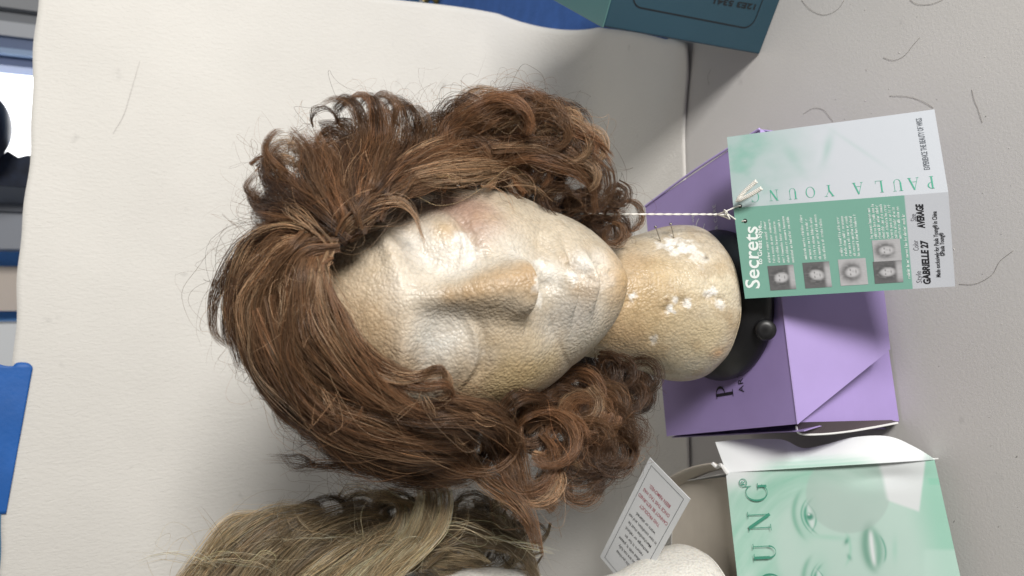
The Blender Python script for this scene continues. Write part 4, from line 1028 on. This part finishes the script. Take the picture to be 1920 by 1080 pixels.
# dense shaded curls behind the jaw and the neck
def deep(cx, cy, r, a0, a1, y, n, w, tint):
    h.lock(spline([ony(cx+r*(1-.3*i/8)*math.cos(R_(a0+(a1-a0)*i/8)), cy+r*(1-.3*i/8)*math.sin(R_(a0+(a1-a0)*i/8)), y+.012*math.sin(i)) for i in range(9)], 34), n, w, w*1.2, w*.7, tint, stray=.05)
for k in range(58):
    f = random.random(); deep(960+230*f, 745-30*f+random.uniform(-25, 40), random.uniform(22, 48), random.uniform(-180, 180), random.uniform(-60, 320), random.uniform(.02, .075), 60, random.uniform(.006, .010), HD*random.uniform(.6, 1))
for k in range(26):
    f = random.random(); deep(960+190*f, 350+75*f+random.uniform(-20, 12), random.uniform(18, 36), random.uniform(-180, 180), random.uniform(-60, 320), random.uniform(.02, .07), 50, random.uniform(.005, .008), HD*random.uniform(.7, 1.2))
# --- dressed locks seen from the front
# parting fan, upwards on the right-hand side of the head
spread([(655, 425, .004), (640, 370, .012), (622, 300, .012), (585, 250, .004)], 26, 4, 5, n=80)
spread([(665, 420, .004), (680, 350, .014), (700, 270, .014), (695, 205, .006), (668, 182, 0), (640, 205, -.004)], 22, 0, 5, n=70, r=(.004, .010, .002))
spread([(690, 405, .003), (730, 340, .014), (765, 270, .012), (775, 215, .004), (748, 192, 0), (722, 215, -.01)], 26, 6, 4, n=70, r=(.004, .010, .002))
spread([(640, 430, .004), (590, 395, .012), (530, 360, .010), (498, 325, .002), (512, 300, -.004), (545, 305, -.006)], 4, 26, 5, n=80, r=(.004, .010, .003))
spread([(625, 440, .003), (560, 410, .010), (500, 395, .006), (476, 370, -.002), (490, 345, -.01)], 6, 22, 4, n=70, r=(.004, .009, .002))
# fringe lock crossing to the right-hand curls, and its wisp over the brow
spread([(612, 435, .002), (655, 398, .010), (712, 356, .012), (760, 316, .010), (810, 275, .010), (880, 262, .006), (935, 262, 0)], 5, 12, 3, n=70, r=(.003, .0065, .004), stray=.04)
G([(600, 450, .003), (650, 415, .010), (700, 385, .010), (748, 378, .010), (776, 400, .008), (788, 435, .006), (796, 462, .006)], n=26, r=(.003, .0035, .0012), tint=HL)
spread([(700, 372, .0), (770, 318, .0), (850, 300, .0), (930, 304, -.004), (1000, 325, -.008)], 0, 20, 4, n=90, r=(.006, .011, .008))
spread([(606, 450, -.002), (640, 432, .002), (695, 392, .004), (745, 358, .004), (800, 336, .003), (850, 328, .0)], 4, 7, 3, n=70, r=(.004, .006, .004), stray=.05)
spread([(590, 462, -.002), (620, 436, .004), (655, 405, .008), (695, 376, .008), (742, 346, .006), (790, 325, .003)], 7, 7, 3, n=70, r=(.004, .006, .004), stray=.08)
# crown, sweeping over the top towards the other side
spread([(590, 440, .006), (530, 428, .012), (480, 455, .008), (445, 510, 0), (425, 575, -.006), (425, 630, -.01), (448, 655, -.01)], 14, 4, 4, n=70, r=(.004, .009, .0025))
spread([(600, 445, .006), (555, 460, .014), (520, 510, .012), (500, 570, .006), (500, 640, .002), (520, 710, 0)], 30, 4, 5, n=85, r=(.005, .011, .006))
spread([(575, 470, .008), (560, 530, .016), (530, 600, .012), (500, 650, .006), (480, 700, 0)], 16, 4, 3, n=80, r=(.004, .009, .003), tint=None) if False else None
spread([(600, 460, .006), (585, 510, .016), (590, 570, .014), (615, 640, .012), (660, 700, .012), (715, 745, .010), (775, 775, .006)], 24, 4, 5, n=95, r=(.004, .011, .006))
# lock hugging the forehead with a little coil at its end
spread([(612, 462, .003), (606, 530, .012), (632, 610, .012), (680, 668, .010), (735, 705, .010), (785, 712, .012), (826, 706, .014), (842, 722, .014), (832, 742, .012), (812, 740, .012)], 8, 10, 3, n=80, r=(.003, .008, .0016), stray=.03)
# long side sweep
for k in range(9):
    f = k/8
    spread([(545-95*f, 560+60*f, .012-.01*f), (560-85*f, 660+20*f, .012-.012*f), (610-70*f, 740+20*f, .012-.012*f), (690-50*f, 795+22*f, .010-.01*f), (790-20*f, 822+32*f, .006), (880+10*f, 828+40*f, .002)], 6, 12, 2, n=85, r=(.006, .012, .008), stray=.04)
spread([(840, 770, .004), (880, 775, .006), (930, 790, .006), (960, 840, .006), (965, 890, .006), (985, 925, .004), (1030, 935, 0)], 12, 10, 4, n=85, r=(.008, .009, .004))
spread([(700, 745, .004), (780, 775, .006), (860, 780, .008), (920, 810, .008), (945, 870, .004), (990, 900, 0)], 4, 20, 3, n=85, r=(.006, .010, .006))
# big C curls lower left
def ring(cx, cy, r, a0, a1, off, n=80, w=.005, tint=HB, ell=1, spiral=.7, **k):
    pts = []
    for i in range(9):
        f = i/8; a = R_(a0+(a1-a0)*f); R2 = r*(1+(spiral-1)*f); pts.append((cx+R2*math.cos(a), cy+R2*ell*math.sin(a), off+.012*(f-.5)))
    G(pts, n=n, r=(w, w*1.1, w*.5), tint=tint, **k)
ring(1025, 830, 66, -165, 130, .008, 80, .006, HR*1.1, ell=.9); ring(1030, 832, 52, -150, 150, .004, 80, .005, HB)
ring(985, 870, 58, -60, 200, .004, 90, .006, HR); ring(1000, 905, 50, -90, 170, 0, 80, .005, HL)
ring(1110, 835, 44, -150, 190, -.01, 80, .005, HB); ring(1150, 800, 38, -120, 200, -.02, 70, .004, HD)
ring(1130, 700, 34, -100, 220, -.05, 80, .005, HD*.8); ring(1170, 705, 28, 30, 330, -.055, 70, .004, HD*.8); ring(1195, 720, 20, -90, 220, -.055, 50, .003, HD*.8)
ring(1090, 740, 46, -170, 120, -.03, 90, .006, HR*.8); ring(1165, 850, 30, -170, 120, -.015, 60, .004, HB)
ring(1085, 905, 40, -60, 220, -.01, 70, .005, HB); ring(1060, 770, 50, 120, 380, -.02, 90, .006, HD)
for k in range(46):      # random ringlets filling the lower-left mass
    cx, cy = random.uniform(930, 1180), random.uniform(750, 925)
    if cx > 1120 and cy > 880 or cx < 980 and cy > 900: continue
    ring(cx, cy, random.uniform(24, 60), random.uniform(-180, 180), random.uniform(-60, 320), random.uniform(-.045, .0), 60, random.uniform(.005, .009), random.choice((HB, HD, HR, HL*.8)), ell=random.uniform(.7, 1.2))
for k in range(22):
    cx, cy = random.uniform(1090, 1205), random.uniform(670, 790)
    if proj_ok := (cy < 715 and cx < 1120): continue
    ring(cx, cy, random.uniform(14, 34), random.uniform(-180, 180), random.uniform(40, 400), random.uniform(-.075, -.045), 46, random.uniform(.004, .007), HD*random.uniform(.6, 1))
# tail reaching over to the blonde wig
spread([(870, 860, .004), (915, 895, .006), (955, 930, .006), (985, 965, .004), (1000, 1005, .002), (1008, 1035, 0)], 4, 8, 3, n=50, r=(.006, .0055, .0015))
for k in range(5):
    jt = lambda: random.uniform(-7, 7)
    h.lock(spline([ony(760+jt(), 850+jt(), .0), ony(680+jt(), 868+jt(), .01), ony(600+jt(), 872+jt(), .02), ony(550+2*jt(), 862+2*jt(), .025), ony(505+3*jt(), 848+3*jt(), .03)], 34), 9, .006, .005, .003, HB, stray=.2)
spread([(545, 700, .0), (590, 790, 0), (680, 860, 0), (800, 880, -.004), (880, 890, -.01)], 8, 12, 3, n=70, r=(.005, .009, .006))
# right-hand ringlets
ring(950, 240, 62, 150, 380, .006, 110, .007, HR*1.1, ell=.95); ring(955, 232, 48, 170, 400, .002, 80, .005, HB)
ring(1030, 250, 46, 190, 440, 0, 80, .005, HB); ring(1070, 270, 44, 200, 460, -.004, 80, .005, HL)
ring(880, 300, 50, 160, 400, .004, 80, .006, HB); ring(1000, 330, 40, 120, 420, -.004, 70, .005, HR)
ring(1085, 340, 36, -110, 160, -.01, 60, .0025, HD); h.lock(spline([ony(1178+25*math.cos(R_(a)), 405+28*math.sin(R_(a)), .02+a*.00004) for a in range(-160, 201, 30)], 34), 44, .0018, .0024, .0012, HB*1.1, stray=.02)
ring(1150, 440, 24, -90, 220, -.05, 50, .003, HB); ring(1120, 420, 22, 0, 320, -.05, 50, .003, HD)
ring(660, 215, 30, 120, 380, -.004, 26, .0016, HD); ring(885, 205, 30, 150, 360, -.006, 16, .001, HD); ring(760, 215, 24, 120, 380, -.01, 24, .0018, HD)
ring(515, 320, 22, 60, 340, -.004, 40, .003, HD); ring(610, 225, 26, 150, 400, -.006, 14, .001, HD)
spread([(1040, 240, 0), (1085, 250, -.002), (1120, 275, -.004), (1152, 308, -.008)], 0, 10, 3, n=26, r=(.003, .002, .0008))
spread([(930, 300, .002), (1000, 285, .002), (1060, 300, 0), (1105, 330, -.006), (1110, 370, -.012)], 6, 16, 4, n=70, r=(.006, .008, .003))
spread([(830, 320, .002), (850, 260, .006), (900, 215, .004), (950, 190, 0), (1010, 195, -.006), (1040, 225, -.008)], 12, 14, 4, n=80, r=(.006, .008, .003))
for k in range(64):
    cx, cy = random.uniform(800, 1110), random.uniform(215, 385)
    if cy > 330+(cx-880)*.12 and cx < 1000: continue
    if cx > 1000 and cy > 400: continue
    ring(cx, cy, random.uniform(24, 60), random.uniform(80, 260), random.uniform(270, 460), random.uniform(-.04, .0), 60, random.uniform(.005, .010), random.choice((HB, HD, HR, HL)), ell=random.uniform(.7, 1.2))
for k in range(24):
    cx, cy = random.uniform(1040, 1170), random.uniform(360, 440)
    ring(cx, cy, random.uniform(10, 24), random.uniform(-180, 180), random.uniform(220, 420), random.uniform(-.075, -.045), 34, random.uniform(.002, .0035), random.choice((HB, HD)))
for k in range(30):
    cx, cy = random.uniform(480, 800), random.uniform(230, 350); 
    if cy < 330-(cx-480)*.5: continue
    ring(cx, cy, random.uniform(22, 50), random.uniform(80, 260), random.uniform(270, 460), random.uniform(-.03, -.004), 50, random.uniform(.004, .009), random.choice((HB, HD, HR, HL)))
# loose crossing wisps over the parting and the front of the mass
for k in range(70):
    x0, y0 = random.uniform(470, 1120), random.uniform(215, 900)
    if inside(np.array([x0]), np.array([y0]), FACE)[0] or (x0 < 560 and y0 < 300) or (x0 > 950 and 380 < y0 < 740): continue
    a = math.atan2(y0-450, x0-620)+random.uniform(-.8, .8); L_ = random.uniform(50, 130); cv = random.uniform(-.9, .9)
    if (((x0+L_*math.cos(a+cv))-800)/375)**2+((y0+L_*math.sin(a+cv)-545)/355)**2 > 1: continue
    pts = [(x0+L_*f*math.cos(a+cv*f), y0+L_*f*math.sin(a+cv*f), .006+.012*math.sin(f*3)) for f in (0, .25, .5, .75, 1)]
    G(pts, n=random.choice((5, 8, 14)), r=(.003, .004, .003), tint=random.choice((HL, HL*1.2, HB, HR)), stray=.3)
for k in range(4):
    x0, y0 = random.uniform(560, 690), random.uniform(390, 470)
    a = random.uniform(-3.1, 1.8); L_ = random.uniform(60, 150); cv = random.uniform(-.8, .8)
    pts = [(x0+L_*f*math.cos(a+cv*f), y0+L_*f*math.sin(a+cv*f), .010+.010*math.sin(f*3)) for f in (0, .25, .5, .75, 1)]
    G(pts, n=16, r=(.003, .004, .002), tint=random.choice((HL, HB, HL, HB)), stray=.08)
# flyaways round the outline
ctr = (820, 520)
for k in range(300):
    a = random.uniform(100, 330); ex, ey = 820+random.uniform(300, 385)*math.cos(R_(a)), 520+random.uniform(270, 330)*math.sin(R_(a))
    if ex > 1050 and ey > 450: continue
    G([(ex*.75+205, ey*.75+130, -.01), (ex, ey, -.006), (ex+random.uniform(-35, 35), ey+random.uniform(-35, 35), 0), (ex+random.uniform(-60, 60), ey+random.uniform(-50, 50), 0)], n=2, r=(.006, .012, .018), tint=HB, rad=.00008, stray=.9)
FRONT = np.array([(760, 400), (860, 372), (960, 385), (1060, 425), (1130, 470), (1290, 450), (1360, 540), (1290, 690), (1110, 640), (985, 730), (900, 740), (860, 690), (850, 700), (780, 670), (700, 600), (680, 540), (700, 470)], float)
h.cull(lambda P: ~((inside(*proj_np(P.reshape(-1, 3)), FRONT) & (P.reshape(-1, 3)[:, 1] < .02)).reshape(P.shape[:2]).sum(1) > 12))
h.build('hair', m_hair, wig)

# --- blonde wig
bw = thing('blonde_wig', 'wavy ash blonde wig on the second foam head, cut by the picture edge', 'wig', loc=(X2, .012, ZB+.245))
cap_mesh(bw, (X2, 0, ZB), R_(-2), R_(-3), mat('ash_wefting', (.1, .085, .055), .8, bump=(420, .9, .002)))
h = Hair(); WC2 = WCn+np.array((X2, 0, 0))
def G(pts, n=90, r=(.004, .011, .003), tint=HB, K=34, **k):
    C = spline([env(p[0], p[1], p[2], c=WC2, rad=(.1, .11, .12)) for p in pts], K); h.lock(C, n, *r, tint, **k)
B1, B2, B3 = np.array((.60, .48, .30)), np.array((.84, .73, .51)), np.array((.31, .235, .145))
def bspread(pts, dx, dy, m, n=70, r=(.004, .009, .003), cols=(B1, B2, B3, B1), **k):
    for i in range(m):
        f = i-(m-1)/2
        G([(p[0]+dx*f+random.uniform(-5, 5), p[1]+dy*f+random.uniform(-5, 5), (p[2] if len(p) > 2 else 0)+random.uniform(-.004, .003)) for p in pts], n=n, r=r, tint=random.choice(cols)*random.uniform(.85, 1.1), **k)
# rest of the wig round the skull
for k in range(110):
    d = rng.normal(0, 1, 3); d /= np.linalg.norm(d)
    if d[2] < -.3 or (d[1] < -.4 and d[2] < .62): continue
    p = skull_pt(d)+np.array((X2, 0, 0)); C = [p.copy()]; v = (p-WC2); v /= np.linalg.norm(v); v[2] *= .5
    for _ in range(9):
        rel = (p-WC2)/np.array((.1, .115, .12)); rl = np.linalg.norm(rel); v = v+np.array((0, 0, -.2))-rel/rl*max(0, rl-.9)*2.5; v /= np.linalg.norm(v); p = p+v*.014; C.append(p.copy())
    h.lock(spline(C, 34), 40, .005, .011, .005, random.choice((B1, B3)), curl=.008, turns=1.6, stray=.05)
F2 = FACE+np.array((0, 695)); F2 = F2[:]
h.cull(lambda P: ~((inside(*proj_np(P.reshape(-1, 3)), F2) & (P.reshape(-1, 3)[:, 1] < 0)).reshape(P.shape[:2]).any(1)))
for k in range(9):
    f = k/8
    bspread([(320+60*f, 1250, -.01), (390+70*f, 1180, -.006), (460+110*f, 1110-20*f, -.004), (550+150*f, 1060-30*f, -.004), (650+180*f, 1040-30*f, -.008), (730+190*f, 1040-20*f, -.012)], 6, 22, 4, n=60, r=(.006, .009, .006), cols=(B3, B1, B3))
bspread([(300, 1250, 0), (350, 1150, .004), (405, 1075, .004), (455, 1018, .002), (510, 1002, 0), (550, 1012, -.002)], 9, 16, 6, r=(.004, .007, .002))
bspread([(400, 1200, .006), (440, 1110, .008), (490, 1045, .008), (560, 1000, .006), (630, 990, .002), (680, 998, 0)], 18, 12, 7, cols=(B1, B2, B1, B3))
bspread([(500, 1190, .008), (550, 1100, .012), (610, 1040, .012), (680, 1000, .008), (740, 990, .004), (790, 1005, 0)], 20, 12, 7, cols=(B1, B2, B1, B3))
bspread([(600, 1190, .010), (650, 1110, .016), (715, 1050, .020), (765, 1000, .022), (772, 955, .020), (735, 932, .014), (695, 938, .010)], 13, 5, 5, n=60, r=(.004, .006, .002), cols=(B1, B2, B2))
bspread([(640, 1190, .012), (700, 1100, .020), (768, 1040, .026), (806, 985, .030), (818, 930, .030), (806, 900, .026), (786, 890, .022)], 11, 3, 6, n=60, r=(.005, .006, .003), cols=(B1, B2, B2))
bspread([(560, 1000, -.01), (600, 960, -.012), (585, 940, -.012), (558, 950, -.012), (548, 966, -.012)], 6, 6, 2, n=24, r=(.003, .002, .001), cols=(B3,))
bspread([(800, 1060, 0), (850, 1030, .004), (910, 1022, .002), (960, 1035, 0), (1000, 1065, -.004), (1020, 1110, -.01)], 4, 14, 5, cols=(B1, B3, B3))
bspread([(760, 1000, -.006), (830, 985, 0), (900, 990, 0), (960, 1020, -.004), (1005, 1080, -.008)], 4, 14, 4, cols=(B3, B3, B1))
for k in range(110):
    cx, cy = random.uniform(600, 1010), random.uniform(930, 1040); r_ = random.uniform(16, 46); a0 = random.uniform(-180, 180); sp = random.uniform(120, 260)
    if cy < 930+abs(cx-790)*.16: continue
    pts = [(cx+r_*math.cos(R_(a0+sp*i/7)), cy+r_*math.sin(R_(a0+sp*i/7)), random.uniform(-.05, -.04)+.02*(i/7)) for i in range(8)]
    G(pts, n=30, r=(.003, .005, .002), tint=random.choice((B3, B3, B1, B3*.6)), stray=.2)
for k in range(22):
    x0, y0 = random.uniform(380, 1000), random.uniform(985, 1075); a = random.uniform(-2.9, .4); L_ = random.uniform(110, 200); cv = random.uniform(-1.1, 1.1)
    if y0 < 985+abs(x0-780)*.12 or (x0 < 520 and y0 < 1040): continue
    pts = [(x0+L_*f*math.cos(a+cv*f), y0+L_*f*math.sin(a+cv*f)*.6, .012+.012*math.sin(f*3)) for f in (0, .25, .5, .75, 1)]
    G(pts, n=random.choice((3, 5, 9)), r=(.004, .006, .004), tint=random.choice((B1, B2, B3)), stray=.3)
FO = np.array([(735, 1100), (775, 1062), (850, 1046), (930, 1052), (985, 1085), (1010, 1200), (735, 1200)], float)
h.cull(lambda P: ~((inside(*proj_np(P.reshape(-1, 3)), FO) & (P.reshape(-1, 3)[:, 1] < .02)).reshape(P.shape[:2]).sum(1) > 4))
h.build('hair', m_blond, bw)

# ------------------------------------------------------------------ stray hairs on the table and paper
m_strand = mat('loose_hair', (.12, .09, .065), .5)
strays = [([(1503, 0), (1520, 18), (1545, 28), (1570, 18), (1583, 0)], 'curved loose hair at the edge by the teal box'),
          ([(1656, 108), (1675, 113), (1695, 105), (1712, 85), (1725, 70)], 'short curved loose hair on bare tabletop above the swing tag'),
          ([(1506, 214), (1525, 203), (1545, 207), (1562, 228)], 'loose hair curling out from the upper edge of the swing tag'),
          ([(1668, 180), (1700, 181), (1730, 190), (1750, 202)], 'loose hair touching the plain corner of the swing tag'),
          ([(1822, 168), (1828, 190), (1836, 210), (1842, 230)], 'straight broken hair beyond the plain end of the swing tag'),
          ([(1798, 533), (1830, 532), (1860, 515), (1875, 490), (1900, 470)], 'loose hair trailing from the printed size corner of the swing tag'),
          ([(1706, 0), (1722, 8), (1745, 8), (1768, 0)], 'loose hair bowed along the picture edge away from the boxes'),
          ([(1333, 130), (1327, 145), (1330, 160)], 'tiny loose hair just in front of the paper edge')]
for pts, lb_ in strays:
    P = spline([onz(px, py, .0003) for px, py in pts], 24); P[:, 2] += .0002*np.abs(np.sin(np.linspace(0, 6, 24)))
    V, F = tube(P, .00010, 5); o = mesh_obj('loose_hair', V, F, m_strand, smooth=True); tag(o, lb_, 'hair', 'loose hairs lying on the table')
for pts, lb_ in [([(335, 22), (345, 40), (361, 55), (325, 68), (298, 76)], 'faint bent hair near the top of the paper backdrop'), ([(262, 115), (246, 170), (232, 215), (212, 250)], 'long faint hair on the upper part of the paper backdrop')]:
    P = [ony(px, py, paper_pt(.8, .9).y-.0022) for px, py in pts]; V, F = tube(spline(P, 24), .00012, 5)
    o = mesh_obj('loose_hair', V, F, mat('pale_hair', (.35, .32, .3), .5)); tag(o, lb_, 'hair', 'loose hairs on the paper')

mb = MB()
for k in range(90):
    px, py = random.uniform(1300, 1915), random.uniform(5, 1075)
    p = onz(px, py, 0); L_ = random.choice((.0003, .0004, .0005, .0012)); a = random.uniform(0, 3.1); d = Vector((math.cos(a), math.sin(a), 0)); e = Vector((-d.y, d.x, 0))*random.uniform(.00015, .0004)
    z0, z1 = Vector((0, 0, .0002)), Vector((0, 0, .0005)); c = random.choice((.2, .3, .35, .75))
    mb.add([p+d*L_+z0, p+e+z0, p-d*L_+z0, p-e+z0, p+z1], [(0, 1, 4), (1, 2, 4), (2, 3, 4), (3, 0, 4)], (c, c*.95, c*.9))
tag(mb.build('lint_crumbs', m_col), kind='stuff')
# ------------------------------------------------------------------ light
w = bpy.data.worlds.new('World'); sc.world = w; w.use_nodes = True
w.node_tree.nodes['Background'].inputs[0].default_value = (1, .95, .89, 1); w.node_tree.nodes['Background'].inputs[1].default_value = .15
def area(name, loc, target, size, power, col, sy=None):
    d = bpy.data.lights.new(name, 'AREA'); d.size = size; d.energy = power; d.color = col
    if sy: d.shape = 'RECTANGLE'; d.size_y = sy
    o = bpy.data.objects.new(name, d); COL.objects.link(o); o.location = loc
    o.rotation_euler = (Vector(target)-Vector(loc)).to_track_quat('-Z', 'Y').to_euler(); return o
area('window_light', (.90, -1.38, .68), (0, .1, .3), .38, 35, (1, .97, .93), .5)
area('side_sky_light', (1.5, -.2, .8), (0, .1, .3), .7, 1.6, (.66, .83, 1))
sc.view_settings.view_transform = 'Standard'; sc.view_settings.look = 'None'; sc.view_settings.exposure = .12
sc.cycles.use_denoising = True
sc.cycles.max_bounces = 8; sc.cycles.diffuse_bounces = 3; sc.cycles.glossy_bounces = 3
